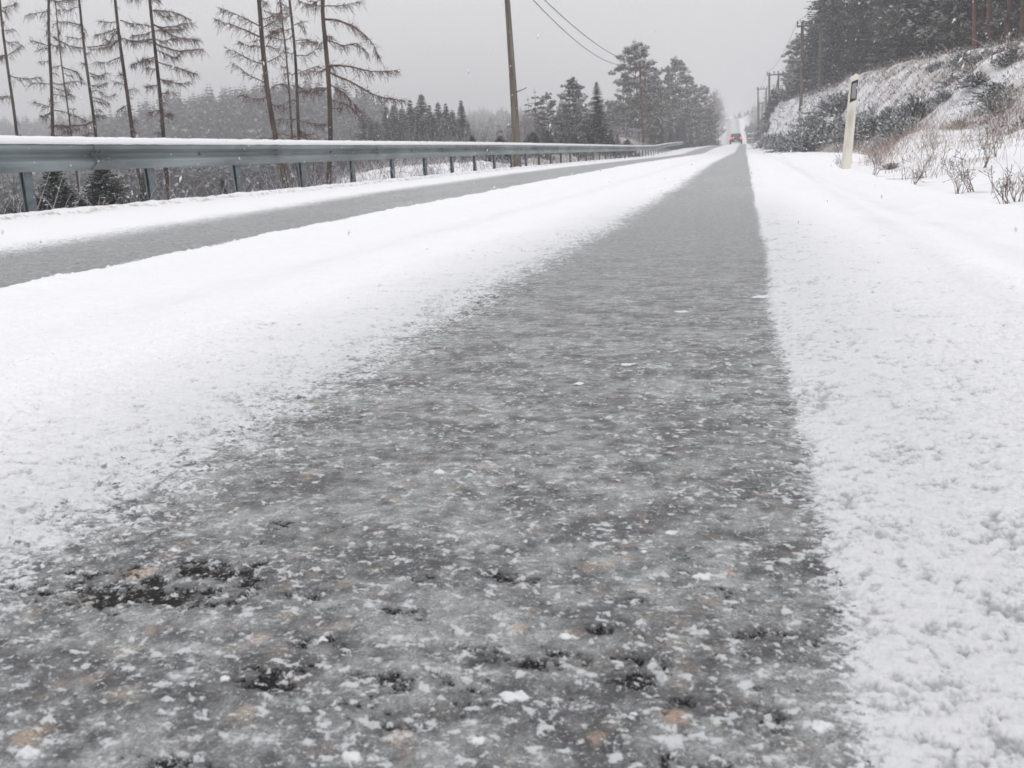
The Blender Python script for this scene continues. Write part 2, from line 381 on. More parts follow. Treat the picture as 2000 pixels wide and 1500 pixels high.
def polar(angs, rs):
    A, R = np.meshgrid(np.radians(angs), rs)
    X = R * np.sin(A); Y = R * np.cos(A)
    n, mcol = A.shape; i = np.arange(n * mcol).reshape(n, mcol)
    q = np.stack([i[:-1, :-1], i[:-1, 1:], i[1:, 1:], i[1:, :-1]], -1).reshape(-1, 4)[:, ::-1]
    return X.ravel(), Y.ravel(), q
def radii(r0, segs):
    r = [r0]
    for end, mn, k in segs:
        while r[-1] < end: r.append(r[-1] + max(mn, k * r[-1]))
    return np.array(r)
def angles(fine, lo, hi):
    f = np.arange(lo, hi + 1e-6, fine); a = [hi]; s = fine
    while a[-1] + s * 1.12 < lo + 360: s = min(s * 1.12, 2.5); a.append(a[-1] + s)
    return np.concatenate([f, np.array(a[1:-1]), [lo + 360]])
def compact(V, q, *arrs):
    used = np.zeros(len(V), bool); used[q.ravel()] = True
    mp = np.cumsum(used) - 1
    return (V[used], mp[q]) + tuple(a[used] for a in arrs)

SNOWC = C3(.83, .83, .855)
# ---- ground: everything beside and below the road
X, Y, q = polar(angles(.22, -56, 28), radii(.2, [(4, .02, .012), (60, .05, .009), (900, .5, .02)]))
Z = terrain(X, Y)
xr = X - road_cx(Y); onroad = sst(-6.95, -6.75, xr) * (1 - sst(edge_right(Y) - .45, edge_right(Y) - .2, xr)) * (Y > -30)
Z = Z - .09 * onroad
d = xr - edge_right(Y); dist = np.hypot(X, Y)
veg = np.clip(fbm(X, Y, 1.3, 4, 51) * .9 + .12 + .5 * sst(1.5, 5, d) - .25 * sst(1, 0, d), 0, 1) * (d > 0)
hillside = sst(2.2, 4.2, d) * (d > 0)
k1 = np.clip(sst(.22, .60, fbm(X, Y, .5, 4, 60) * .8 + .12 + .38 * hillside), 0, 1) * (d > 0) * .75
col = np.broadcast_to(SNOWC, (len(X), 3)) * 1.0
col = mixc(col, C3(.34, .27, .23), k1 * (d > 0))
e = -6.35 - xr
below = sst(1.0, 5, e - np.interp(Y, [0, 21, 24, 30, 45, 70, 100, 200], [.75, .8, 2.4, 5.5, 8, 11, 14, 30])) * (e > 0)
vcol = mixc(np.broadcast_to(C3(.085, .076, .080), (len(X), 3)), np.broadcast_to(C3(.19, .18, .19), (len(X), 3)), sst(-.2, .7, fbm(X, Y, 2.5, 4, 70)))
col = mixc(col, vcol, below)
wood_f = np.maximum(sst(9, 13, d) * (Y > 30), sst(1.2, 3.5, d) * (Y > 150)) + sst(1, 3, e) * (Y > 165)
col = mixc(col, vcol, np.clip(wood_f, 0, 1) * .85)
k2 = sst(.15 - .7 * sst(30, 38, Y), .5 - .5 * sst(30, 38, Y), fbm(X, Y, .6, 4, 77)) * sst(.7, 1.4, e) * (1 - below) * .8
col = mixc(col, C3(.28, .23, .19), k2)
V = np.stack([X, Y, Z], 1)
g = link('ground', mesh_arrays('ground', V, q, True, col, {'wet': np.zeros(len(X))}), M['ground']); tag(g, kind='structure')

# ---- road: wheel tracks of grey ice between bands of snow
def ypos(px, py):                              # point of the road plane seen at a photograph pixel
    d_ = ray(px, py); p = np.array([0, 0, CH]) + d_ * (-CH / d_[2]); return p[0], p[1]
angs = angles(.1, -52, 21); rs = radii(.2, [(.7, .0016, .0), (3, .0016, .0024), (30, .004, .0055), (470, .1, .014)])
X, Y, q = polar(angs, rs)
xr = X - road_cx(Y); ER = edge_right(Y)
keep = (xr > -7.0) & (xr < ER + .12) & (Y > -6)
kq = keep[q].all(axis=1); q = q[kq]
X_, q, Y = compact(X, q, Y); X = X_
xr = X - road_cx(Y); ER = edge_right(Y); dist = np.hypot(X, Y)
near = 1 - sst(2.5, 9, dist)
vn = 1 - sst(1.2, 3.2, dist)
# lateral limits of the bare tracks
wob = .006 * noise(X * 0, Y, .35, 91) + .012 * noise(X * 0, Y, 1.3, 92)
a_r = .062 + wob; a_l = -.60 - .10 * sst(6, 20, Y) + .02 * noise(X * 0, Y, .5, 93) + .03 * noise(X * 0, Y, 1.7, 94)
Yk = [0, 1.8, 3, 6, 11, 20, 60, 150, 450]
b_r = np.interp(Y, Yk, [-2.14, -2.16, -2.22, -2.48, -2.68, -2.85, -3.0, -2.7, -2.6]) + .05 * fbm(X * 0, Y, .6, 2, 95)
b_l = np.interp(Y, Yk, [-3.25, -3.3, -3.4, -3.85, -4.5, -4.9, -4.8, -4.1, -3.8]) + .05 * fbm(X * 0, Y, .8, 2, 96)
def band(x, l, r, sl, sr): return np.minimum((x - l) / sl, (r - x) / sr)     # >0 inside
rag = 2.4 * fbm(X, Y, .045, 4, 101, .7) + 1.9 * fbm(X, Y * .8, .014, 4, 102, .75) * near
in1 = np.minimum((xr - a_l) / .085 + rag * .75, (a_r - xr) / .012 + rag * .45)
in2 = band(xr, b_l, b_r, .26, .07) + rag * .5
in3 = band(xr, -6.05, -5.75, .15, .15) * sst(18, 45, Y) - .35 + rag
in4 = band(xr, -5.5, -5.2, .2, .2) * sst(60, 90, Y) - .35 + rag
t1 = np.clip(.5 + .42 * in1, 0, 1); t2 = np.clip(.45 + .4 * in2, 0, 1); t3 = sst(0, 1.0, in3) * .45 * sst(18, 45, Y); t4 = sst(0, 1, in4) * .35 * sst(60, 90, Y)
t5 = sst(170, 240, Y) * .55 * sst(-5.9, -5.4, xr) * (1 - sst(.2, .7, xr))  # far road greyed like slush: tracks, plus distance haze put into the colour
bare = np.maximum(np.maximum(np.maximum(t1, t2), np.maximum(t3, t4)), t5)
# thin snow fringes beside the tracks, worn so that the ice shows through the gaps
dl = np.clip((a_l - xr) / .42, 0, 1); dr = np.clip((xr - a_r) / np.interp(Y, [.4, 1.2, 4, 10], [.60, .55, .35, .15]), 0, 1)
thin = np.where(xr < -.3, 1 - dl, 1 - dr) * (xr > -1.4); thin = np.clip(thin, 0, 1)
nrm = dist < 4
def U(f): return (f - f[nrm].mean()) / f[nrm].std()
clump = U(.60 * fbm(X, Y, .014, 5, 111, .72) + .26 * fbm(X, Y, .06, 2, 112))
fade_s = 1 - sst(3.0, 8.0, dist)
fg = .2 * (-clump - 1.55 + 1.5 * thin + .5 * fbm(X, Y, .16, 2, 114))
fg = np.where(fade_s > 0, fg * fade_s + (-.42 + .25 * thin) * (1 - fade_s), fg)
fg = fg - .5 * (thin <= 0)
# ice
w1, id1 = worley(X + .004 * noise(X, Y, .012, 5), Y + .004 * noise(X, Y, .012, 6), .026, 120)       # larger stones under the ice
milk = .5 + .17 * U(fbm(X * .8, Y, .10, 4, 130, .65)) * (1 - .88 * sst(1.0, 3.5, dist)); milk = np.clip(milk + .14 * U(fbm(X * .8 + Y * .1, Y, .024, 4, 131, .75)) * (1 - sst(1.2, 3.2, dist)), 0, 1)
cr = U(.62 * fbm(X * .85, Y, .012, 4, 140, .78) + .26 * noise(X * .7, Y, .006, 142) * vn + .14 * fbm(X * .7, Y, .10, 2, 149))
fl, idf = worley(X + .003 * noise(X, Y, .007, 7), Y + .003 * noise(X, Y, .007, 8), .030, 125)         # single frost flakes of uneven size
flake = (idf < .34) * (.34 - fl / (.10 + 1.5 * idf ** 1.3)) * vn
edgew = np.exp(-np.maximum(0, np.minimum(xr - a_l, a_r - xr)) / .05)
nearb = (1 - sst(.45, .9, dist))
nr2 = 1 - sst(1.2, 3.2, dist)
fc = .2 * (cr - 1.22 + .9 * edgew + .25 * nearb) * nr2 + (-.175 + .10 * edgew + .03 * fbm(X, Y, .5, 2, 143)) * (1 - nr2)
fc = np.maximum(fc, flake * .7 - .04 + .06 * cr)
fc = fc + .10 * sst(3, 1.2, dist) * 0
# broad patches where the ice is worn through to wet black asphalt
hz = np.zeros(len(X))
for px, py, rx, ry, a in [(235, 1165, .080, .034, 1.15), (400, 1115, .075, .032, 1.15), (325, 1140, .14, .05, .95), (515, 1325, .034, .020, 1.1), (765, 1330, .030, .014, 1.0), (620, 1250, .035, .014, .8),
                          (1050, 1300, .040, .013, .95), (1225, 1325, .036, .018, 1.05), (1200, 1290, .06, .02, .7), (960, 1122, .04, .018, .8), (940, 1270, .03, .012, .85), (800, 1200, .03, .012, .7),
                          (1470, 1240, .045, .020, .8), (1475, 1275, .02, .012, .8), (840, 1130, .03, .012, .75), (350, 1500, .03, .012, 1.0), (1390, 1170, .07, .025, .5), (700, 1400, .06, .03, .62),
                          (1020, 1135, .03, .012, .75), (1170, 1235, .03, .012, .75), (470, 1065, .045, .016, .7), (1330, 1490, .03, .015, .8), (1470, 1400, .04, .02, .65), (540, 1030, .04, .02, .6), (900, 1350, .10, .03, .55), (1300, 1370, .05, .02, .6)]:
    hx, hy = ypos(px, py); hz = np.maximum(hz, a * np.exp(-((X - hx) / rx) ** 2 - ((Y - hy) / ry) ** 2))
frac = U(fbm(X * .8, Y, .026, 5, 151, .8))
fh = np.where(hz > .03, hz * .80 - .60 + .20 * frac, -1.0)
hole = sst(0, .2, fh)
speck = .2 * (U(fbm(X * .8, Y, .02, 4, 157, .8)) - 2.9 + .5 * nearb)
fh = np.maximum(fh, np.where(near > .5, speck, -1) )
dark2 = np.clip(sst(.10, .50, fbm(X * .8, Y, .045, 5, 153, .72) - .06) * near * .5 * (1 - sst(1.2, 3.5, dist)) + sst(.15, .9, hz) * (.50 + .14 * frac), 0, .85)
# flakes and crumbs of snow lying on the ice, and single stones
crumb = np.full(len(X), -1.0)
for px, py, rr_ in [(1005, 1362, .010), (1312, 1040, .007), (1225, 713, .014), (1105, 1245, .006), (1258, 1080, .004), (935, 1450, .006), (1370, 1130, .009), (1600, 1420, .009), (630, 1247, .004),
                    (860, 925, .009), (1130, 750, .012), (60, 1470, .009), (690, 1480, .008), (1330, 610, .02), (1490, 580, .03), (340, 1075, .005), (440, 1330, .005), (330, 1190, .005), (1240, 1400, .004)]:
    hx, hy = ypos(px, py)
    crumb = np.maximum(crumb, .75 - np.hypot((X - hx) * .8, (Y - hy) * 1.2) / rr_ + .5 * fbm(X, Y, .010, 3, 160, .7))
fk = np.where(dist < 6, crumb, -1.0); crumb = sst(0, .4, fk)
stonec = np.zeros((len(X), 3)); stone = np.zeros(len(X))
for px, py, rr_, c in [(1320, 1405, .0085, (.50, .33, .23)), (1165, 1442, .007, (.30, .235, .18)), (1427, 1121, .0035, (.36, .13, .07)), (1015, 1232, .008, (.36, .29, .235)), (275, 1118, .014, (.40, .31, .24)),
                       (1255, 1155, .008, (.42, .37, .31)), (505, 1248, .009, (.32, .26, .20)), (480, 1395, .011, (.30, .245, .19)), (60, 1440, .012, (.35, .27, .20)), (1190, 1105, .007, (.38, .32, .26)),
                       (610, 925, .010, (.34, .30, .26)), (250, 1270, .008, (.33, .26, .20)), (240, 1355, .010, (.27, .23, .18)), (780, 1440, .009, (.32, .26, .20)), (170, 1180, .010, (.36, .29, .23)), (560, 1200, .007, (.3, .25, .2))]:
    hx, hy = ypos(px, py); s_ = 1 - sst(.3, 1.25, np.hypot(X - hx, (Y - hy) * .9) / rr_ + .35 * fbm(X, Y, .007, 2, 170))
    stonec = np.where((s_ > stone)[:, None], np.array(c), stonec); stone = np.maximum(stone, s_)
# --- colours
N_ = len(X)
ice = mixc(np.broadcast_to(C3(.062, .062, .066), (N_, 3)), np.broadcast_to(C3(.25, .257, .256), (N_, 3)), sst(.10, .90, milk))
pal = np.where((id1 < .22)[:, None], C3(.30, .25, .205), np.where((id1 < .4)[:, None], C3(.19, .17, .145), np.where((id1 < .72)[:, None], C3(.10, .10, .105), C3(.24, .24, .24))))
vis = sst(.50 + .25 * noise(X, Y, .008, 176), .1, w1) * vn * (.30 + .45 * fbm(X, Y, .09, 2, 175)) * (1 - sst(.4, .9, milk)) * 1.3
ice = mixc(ice, pal, np.clip(vis, 0, .7))
ice = mixc(ice, C3(.040, .038, .040), dark2)
ice = mixc(ice, stonec, stone * (.50 + .35 * (1 - milk)))
far_t = mixc(np.broadcast_to(C3(.115, .118, .12), (N_, 3)), np.broadcast_to(C3(.34, .345, .345), (N_, 3)), np.clip(.47 + .20 * U(fbm(X, Y, .05, 4, 181, .8)) * (1 - .6 * sst(8, 25, dist)) + .2 * fbm(X, Y * .3, .5, 2, 182), 0, 1))
ice = mixc(far_t, ice, near)
sn = np.broadcast_to(SNOWC, (N_, 3))
sn = mixc(sn, C3(.60, .605, .62), np.clip(thin * 1.2, 0, 1) * near * .8)
dirty = sst(-.15, .45, fbm(X * 1.5, Y * .5, .10, 5, 190, .75)) * np.exp(-((xr + 6.27 + .05 * fbm(X * 0, Y, 1.1, 2, 191)) / .06) ** 2)
sn = mixc(sn, C3(.36, .27, .19), np.clip(dirty * 1.2, 0, .85))
sn = mixc(sn, C3(.76, .735, .71), .6 * sst(.1, .8, fbm(X, Y, .9, 3, 195)) * np.exp(-((xr - .62) / .22) ** 2))
pack = (np.exp(-((xr - .42 - .02 * Y) / .05) ** 2) + np.exp(-((xr - .70) / .07) ** 2) + .8 * np.exp(-((xr + 1.35) / .09) ** 2)) * (.5 + .5 * fbm(X, Y * .25, .10, 3, 231))
sn = mixc(sn, C3(.60, .605, .63), np.clip(pack, 0, 1) * .45 * sst(1.0, 2.2, Y))
cryst = sst(0, .2, fc); gap = sst(0, .42, fg)
# --- heights
fluff = .0014 * clump * vn + .0035 * fbm(X, Y, .055, 2, 112) + .0009 * noise(X, Y, .006, 113) * vn
deep = np.clip(1 - thin * .55, 0, 1)
prof = np.clip(np.where(xr < -.3, dl * 1.2, dr * 1.6), 0, 1) ** .7
snow_h = .0035 + .0145 * prof + fluff * (.35 + .6 * prof) + .010 * fbm(X, Y, .4, 2, 200) - .003 * gap
snow_h = snow_h + .010 * np.exp(-((xr - b_r - .12) / .10) ** 2) * (1 + fbm(X, Y, .09, 3, 201)) + .022 * sst(.1, .9, fbm(X, Y, .15, 3, 202)) * np.exp(-((xr - b_r - .02) / .06) ** 2)
snow_h = snow_h + (.016 * np.sin(xr * 13 + 1.5 + .6 * noise(X * 0, Y, 2.0, 232)) + .010 * fbm(X * 3, Y, .5, 3, 233)) * sst(.25, .7, xr) + .012 * fbm(X * 2.5, Y, .6, 3, 234) * sst(-.9, -1.3, xr)
ice_h = .0026 * fbm(X, Y, .07, 4, 210) * (1 - .85 * sst(1.2, 3.5, dist)) + .0010 * milk + .0011 * np.clip(cryst, 0, 1) * near - .0022 * hole + .0018 * crumb + .0012 * stone + .0008 * fbm(X, Y, .012, 2, 211) * vn
ice_h = ice_h + .010 * fbm(X, Y, .12, 3, 212) * t2
berm = .055 * np.exp(-((xr + 6.42) / .16) ** 2) * (1 + .35 * fbm(X, Y, .35, 3, 220) + .15 * noise(X, Y, .09, 221))
Z = terrain(np.minimum(X, ER + road_cx(Y)), Y); Z = np.where(xr < -6.35, road_z(np.maximum(Y, 0)), Z)
Z = Z + snow_h * (1 - bare) + ice_h * bare + berm
Z = Z - .35 * np.clip(-6.62 - xr, 0, 1) - .6 * np.clip(xr - ER + .04, 0, 1) + .014 * sst(-.25, 0, xr - ER)
me = mesh_arrays('road', np.stack([X, Y, Z], 1), q, True, None, {'ice': ice, 'snowc': sn, 'bare': bare, 'fc': fc, 'fh': fh, 'fg': fg, 'fk': fk})
tag(link('road', me, M['road']), kind='structure')

# ------------------------------------------------------------------ guardrail
GX = -6.80
def rail_pt(y): return np.array([GX + road_cx(y), y, road_z(y)])
rail = empty('guardrail', (GX, 2, 0))
tag(rail, 'long galvanised steel guardrail with snow along its top, left of the road', 'guardrail')
def W(u):
    """W-beam cross section: u 0..1 from top to bottom -> (offset towards road, height)"""
    return .012 + .038 * (1 - np.cos(u * 4 * np.pi)) , .745 - .31 * u
us = np.linspace(0, 1, 33)
ox, oz = W(us)
oz = oz + np.where(us < .06, 0, 0)
def beam_mesh(y0, y1, push):
    ys = np.linspace(y0, y1, 9); n = len(us)
    rows = []
    for yy in ys:
        p = rail_pt(yy)
        f = np.stack([p[0] + ox + push, np.full(n, yy), p[2] + oz], 1)
        b = np.stack([p[0] + ox + push - .004, np.full(n, yy), p[2] + oz], 1)[::-1]
        rows.append(np.concatenate([f, b]) - [GX, 2, 0])
    V = np.stack(rows); K = 2 * n; i = np.arange(len(ys) * K).reshape(len(ys), K); j = np.roll(i, -1, axis=1)
    qd = np.stack([i[:-1], j[:-1], j[1:], i[1:]], -1).reshape(-1, 4)
    ends = []
    for r_ in (0, len(ys) - 1):
        for a in range(n - 1): ends.append([i[r_, a], i[r_, a + 1], i[r_, K - 2 - a], i[r_, K - 1 - a]])
    return mesh_arrays('beam', V.reshape(-1, 3), np.concatenate([qd, np.array(ends)]), True)
BOLT = MB().tubes([[0, 0, 0], [.016, 0, 0], [.024, 0, 0], [.026, 0, 0]], [.022, .021, .014, .001], 8).mesh('bolt', True)
beam_starts = np.arange(.8, 168, 4.0)
for bi, y0 in enumerate(beam_starts):
    b = link('beam', beam_mesh(y0, y0 + 4.16, .0 if bi % 2 else .009), M['steel'], rail)
    if y0 < 40:
        for yy in (y0 + .12, y0 + .05, y0 + 2.09):
            p = rail_pt(yy) - [GX, 2, 0]; single = yy == y0 + 2.09
            for dz in ((.59,) if single else (.635, .545)):
                o = link('bolt', BOLT, M['bolt'], b, (p[0] + (.014 if single else .042), yy - 2, p[2] + dz))
# snow lying on the top of the beam
ys = np.concatenate([np.arange(.8, 30, .06), np.arange(30, 172, .5)])
th = np.linspace(0, np.pi, 9)
zr = road_z(ys); thk = .044 + .007 * noise(ys, ys * 0, .25, 3) + .004 * noise(ys, ys * 0, .07, 4)
wdt = .050 + .004 * noise(ys, ys * 0, .12, 6)
prof_x = np.concatenate([np.cos(th), [-1.0, 1.0]]); prof_z = np.concatenate([np.sin(th), [-.55, -.55]])
V = np.stack([(road_cx(ys)[:, None] + .040 + wdt[:, None] * prof_x[None]), np.broadcast_to(ys[:, None] - 2, (len(ys), 11)), zr[:, None] + .728 + thk[:, None] * prof_z[None] * 1.15], -1)
i = np.arange(len(ys) * 11).reshape(-1, 11); j = np.roll(i, -1, axis=1)
sc_ = link('snow_cap', mesh_arrays('snow_cap', V, np.stack([i[:-1], j[:-1], j[1:], i[1:]], -1), True), M['snow'], rail)
# posts: C-profile with the open side towards the viewer
def post_mesh():
    mb = MB()
    mb.box((-.064, 0, .20), (.005, .11, 1.06)); mb.box((-.0335, .0525, .2), (.056, .005, 1.058)); mb.box((-.003, 0, .2), (.005, .11, 1.06))
    mb.box((-.056, -.0525, .2), (.011, .005, 1.056)); mb.box((-.011, -.0525, .2), (.011, .005, 1.056))
    mb.box((.010, .02, .59), (.022, .07, .10))
    return mb.mesh('post')
pm = post_mesh()
for y in np.arange(1.9, 168, 2.0):
    p = rail_pt(y) - np.array([GX, 2, 0]); o = link('post', pm, M['poststeel'], rail, (p[0] - .02, p[1], p[2] - .0))
    o.rotation_euler = (random.uniform(-.01, .01), random.uniform(-.008, .008), 0)

# ------------------------------------------------------------------ marker posts
def marker_post(x, y, z, lean, label, rz=0.0):
    r = empty('marker_post', (x, y, z), rz); r.rotation_euler = (lean[0], lean[1], rz)
    tag(r, label, 'marker post', 'roadside marker posts')
    K = 20; a = np.arange(K) / K * 2 * np.pi
    cxs = np.sign(np.cos(a)) * np.abs(np.cos(a)) ** .75 * .056; cys = np.sign(np.sin(a)) * np.abs(np.sin(a)) ** .75 * .034
    hs_ = [(-.15, 1.06), (0, 1.03), (.3, 1.0), (.7, .96), (1.0, .93), (1.07, .92), (1.098, .86), (1.112, .70), (1.118, .4), (1.119, .02)]
    V = np.array([[c * s * 1.0, d_ * s, h_ + (.012 * (c / .056) if h_ > 1.05 else 0)] for h_, s in hs_ for c, d_ in zip(cxs, cys)])
    i = np.arange(len(hs_) * K).reshape(-1, K); j = np.roll(i, -1, axis=1)
    link('post_body', mesh_arrays('post_body', V, np.stack([i[:-1], j[:-1], j[1:], i[1:]], -1), True), M['cream'], r)
    # slanted black band with the reflector, wrapped on the face towards the traffic
    def patch(name, cor, outw, mt, par):
        # cor: four corners (x, z) on the front; bowed like the post
        (x0, z00, z01), (x1, z10, z11) = cor; n = 9; P = []
        for s in np.linspace(0, 1, n):
            xx = x0 + (x1 - x0) * s; lo_ = z00 + (z10 - z00) * s; hi_ = z01 + (z11 - z01) * s
            t = min(1, abs(xx) / .0525); yy = -.0325 * (1 - t ** 2.7) ** .37 - outw
            P.append([(xx, yy, lo_), (xx, yy, hi_), (xx, yy + .006, hi_), (xx, yy + .006, lo_)])
        V = np.array(P).reshape(-1, 3); i = np.arange(n * 4).reshape(n, 4); j = np.roll(i, -1, axis=1)
        q = np.stack([i[:-1], j[:-1], j[1:], i[1:]], -1).reshape(-1, 4)
        q = np.concatenate([q, [i[0], i[-1][::-1]]])
        return link(name, mesh_arrays(name, V, q, False), mt, par)
    bnd = patch('black_band', ((-.027, .795, 1.036), (.046, .832, 1.066)), .0015, M['black'], r)
    patch('reflector', ((-.015, .845, 1.014), (.036, .845, 1.030)), .0040, M['reflector'], bnd)
    return r
mp_ = at(1652, 336, 12.3)
marker_post(mp_[0], 12.3, hgt(mp_[0], 12.3) - .005, (0.0, .055), 'cream white roadside post with slanted black band and grey reflector beside dry grass', math.radians(-8))
marker_post(1.9, 82, hgt(1.9, 82), (0, -.02), 'small distant cream marker post where the road crests, far up the right verge')

# ------------------------------------------------------------------ utility poles and wires
def pole(P0, P1, r0, r1, mt, label, group, arm=None, twin=None, name='utility_pole', stay=None, armdir=(1, 0, 0)):
    """P0 base, P1 top. arm = (half-left, half-right, drop, insulators)"""
    P0 = np.array(P0, float); P1 = np.array(P1, float)
    r = empty(name, P0); tag(r, label, 'utility pole', group)
    d_ = P1 - P0; n = 14; t = np.linspace(-.03, 1, n)
    P = np.outer(t, d_); P[:, 0] += .02 * np.sin(t * 5) * (t > 0); R = r0 + (r1 - r0) * t
    P = np.vstack([P, P[-1:] + [0, 0, .02]]); R = np.append(R, .01)
    link('shaft', MB().tubes(P, R, 14).mesh('shaft', True), mt, r)
    if twin is not None:
        Q = P.copy(); Q += np.array(twin); Q[0, 2] -= .3
        link('shaft', MB().tubes(Q, R, 14).mesh('shaft', True), mt, r)
    if stay is not None:
        link('stay', MB().tubes([np.array(stay), np.array(twin) * .98 + d_ * .93 if twin is not None else d_ * .9], [.09, .07], 8).mesh('stay', True), mt, r)
    tips = []
    if arm:
        a0, a1, drop, ins = arm; ad = np.array(armdir, float); c = d_ + [0, 0, -drop]
        th = math.atan2(ad[1], ad[0]); Rm = [[math.cos(th), -math.sin(th), 0], [math.sin(th), math.cos(th), 0], [0, 0, 1]]
        mid = c + ad * (a1 - a0) / 2 + np.array([0, -.14, 0])
        ca = link('crossarm', MB().box(mid, (a0 + a1, .11, .13), Rm).mesh('crossarm'), mt, r)
        for k_ in ins:
            p = c + ad * k_ + np.array([0, -.14, 0])
            link('insulator', MB().tubes([p + [0, 0, .06], p + [0, 0, .14], p + [0, 0, .2], p + [0, 0, .3], p + [0, 0, .36]], [.03, .03, .07, .06, .02], 8).mesh('insulator', True), M['insul'], ca)
            tips.append(P0 + p + [0, 0, .36])
    return r, tips
def wire(A, B, sag, rad, label, group):
    A = np.array(A); B = np.array(B); t = np.linspace(0, 1, 40)
    P = A + np.outer(t, B - A); P[:, 2] -= sag * 4 * t * (1 - t); P -= A
    o = link('overhead_wire', MB().tubes(P, np.full(40, rad), 6).mesh('overhead_wire', True), M['wire'], None, A)
    return tag(o, label, 'wire', group)

# left side line
Yp = 31.5
pb = at(1011, 345, Yp); pt = at(1011, 345, Yp).copy()
zb = hgt(pb[0], Yp) - .1
top = at(1001, 120, Yp)
slope = (top[0] - at(1011, 300, Yp)[0]) / (top[2] - at(1011, 300, Yp)[2])
H1 = at(998, -62, Yp)[2] - zb
r1_ = pole((pb[0], Yp, zb), (pb[0] + slope * H1, Yp, zb + H1), .145, .078, M['polewood'], 'thick weathered brown timber pole just behind the guardrail', 'utility poles left of the road')
pg = at(1012, 178, Yp); pg2 = at(1029, 171, Yp); O_ = np.array([pb[0], Yp, zb])
link('peg', MB().tubes([pg - O_ - [.05, 0, .02], (pg + pg2) / 2 - O_ + [0, 0, -.01], pg2 - O_], [.02, .016, .01], 6).mesh('peg', True), M['polewood'], r1_[0])
Y2 = 80; b2 = at(1256, 278, Y2); t2_ = at(1250, 119, Y2)
r2, tips2 = pole((b2[0], Y2, hgt(b2[0], Y2)), (t2_[0], Y2, t2_[2]), .11, .085, M['redpole'], 'slim red-brown pole with short crossarm before the tall pine', 'utility poles left of the road', arm=(.85, .75, .55, (-.8, .68)))
Y3 = 112; b3 = at(1309, 270, Y3); t3_ = at(1305, 128, Y3)
r3, tips3 = pole((b3[0], Y3, hgt(b3[0], Y3)), (t3_[0], Y3, t3_[2]), .15, .11, M['polewood'], 'dark grey pole between the two tall pines', 'utility poles left of the road', arm=(.8, .8, .5, (-.72, .72)))
WA = at(1003, -42, Yp - .2); WB = at(1008, -56, Yp - .2)
# the span starts on the near pole's arm out of view, 10 m up
wire(WA, tips2[0], .9, .016, 'lower of two dark wires sloping down to the red-brown pole', 'wires left of the road')
wire(WB, tips2[1], .9, .016, 'upper of two dark wires sloping down to the red-brown pole', 'wires left of the road')
wire(tips2[0], tips3[0], .6, .014, 'outer wire running on from the red-brown pole to the grey one', 'wires left of the road')
wire(tips2[1], tips3[1], .6, .014, 'inner wire running on from the red-brown pole to the grey one', 'wires left of the road')
# twig-like peg on the near pole

# right side line: H-frames
def hframe(Y, xl, xr_, ytop, arm_l, arm_r, label, stay=False, ybase=None):
    p0 = at(xl, ytop, Y); p1 = at(xr_, ytop, Y); dx = p1[0] - p0[0]
    zb_ = hgt(p0[0], Y)
    a0 = p0[0] - at(arm_l, ytop, Y)[0]; a1 = at(arm_r, ytop, Y)[0] - p0[0]
    ins = [-a0 + .05, a1 * .33, a1 * .62, a1 - .05]
    return pole((p0[0], Y, zb_), (p0[0], Y, p0[2]), .13, .10, M['polewood'], label, 'twin poles right of the road', arm=(a0, a1, .25, ins), twin=(dx, .1, -.15), stay=(dx - .9, -2.2, .0) if stay else None)
h1, ht1 = hframe(72, 1568, 1604, 44, 1556, 1606, 'nearest twin pole with crossarm and insulators before the right forest edge')
h2, ht2 = hframe(112, 1503, 1521, 142, 1498, 1530, 'twin pole with a slanting stay, standing clear against the sky', stay=True)
h3, ht3 = hframe(152, 1481, 1497, 171, 1478, 1499, 'small twin pole with crossarm, third along the right roadside')
h4, ht4 = hframe(195, 1483, 1489, 200, 1480, 1491, 'faintest and farthest twin pole, above the roadside bushes')
for k_, (A, B) in enumerate(zip(ht1, ht2)):
    if k_ in (0, 2, 3): wire(A, B, .7, .012, ('left', '', 'middle', 'right')[k_] + ' wire running between the nearest twin pole and the next', 'wires right of the road')
for k_, (A, B) in enumerate(zip(ht2, ht3)):
    if k_ in (0, 3): wire(A, B, .6, .012, ('left', '', '', 'right')[k_] + ' wire between the second and third twin poles', 'wires right of the road')
e1 = at(1597, -30, 40); e2 = at(1640, -30, 40); e3 = at(1790, -30, 30)
for A, (px, py, Yq), lb in ((ht1[0], (1594, 0, 48), 'leftmost wire rising overhead from the nearest twin pole into the sky'), (ht1[2], (1629, 0, 48), 'second wire rising overhead from the nearest twin pole'),
                           (ht1[3], (1737, 0, 34), 'pale wire crossing in front of the dark forest')):
    E_ = at(px, py, Yq); d_ = E_ - A; wire(A, A + d_ * 1.9, .25, .012, lb, 'wires right of the road')

# ------------------------------------------------------------------ trees
def unit(v): return v / (np.linalg.norm(v, axis=-1, keepdims=True) + 1e-9)

def trunk_mesh(h, r0, curve=0.0, seed=0, sides=8, lean=(0, 0)):
    rg = np.random.default_rng(seed); n = 14; t = np.linspace(-.04, 1, n)
    P = np.stack([lean[0] * h * t + curve * np.sin(t * 4 + seed) * h * .02, lean[1] * h * t, t * h], 1)
    R = r0 * (1 - t * .93) * (1 + .35 * np.exp(-np.maximum(t, 0) * 25))
    return P, R, MB().tubes(P, R, sides)

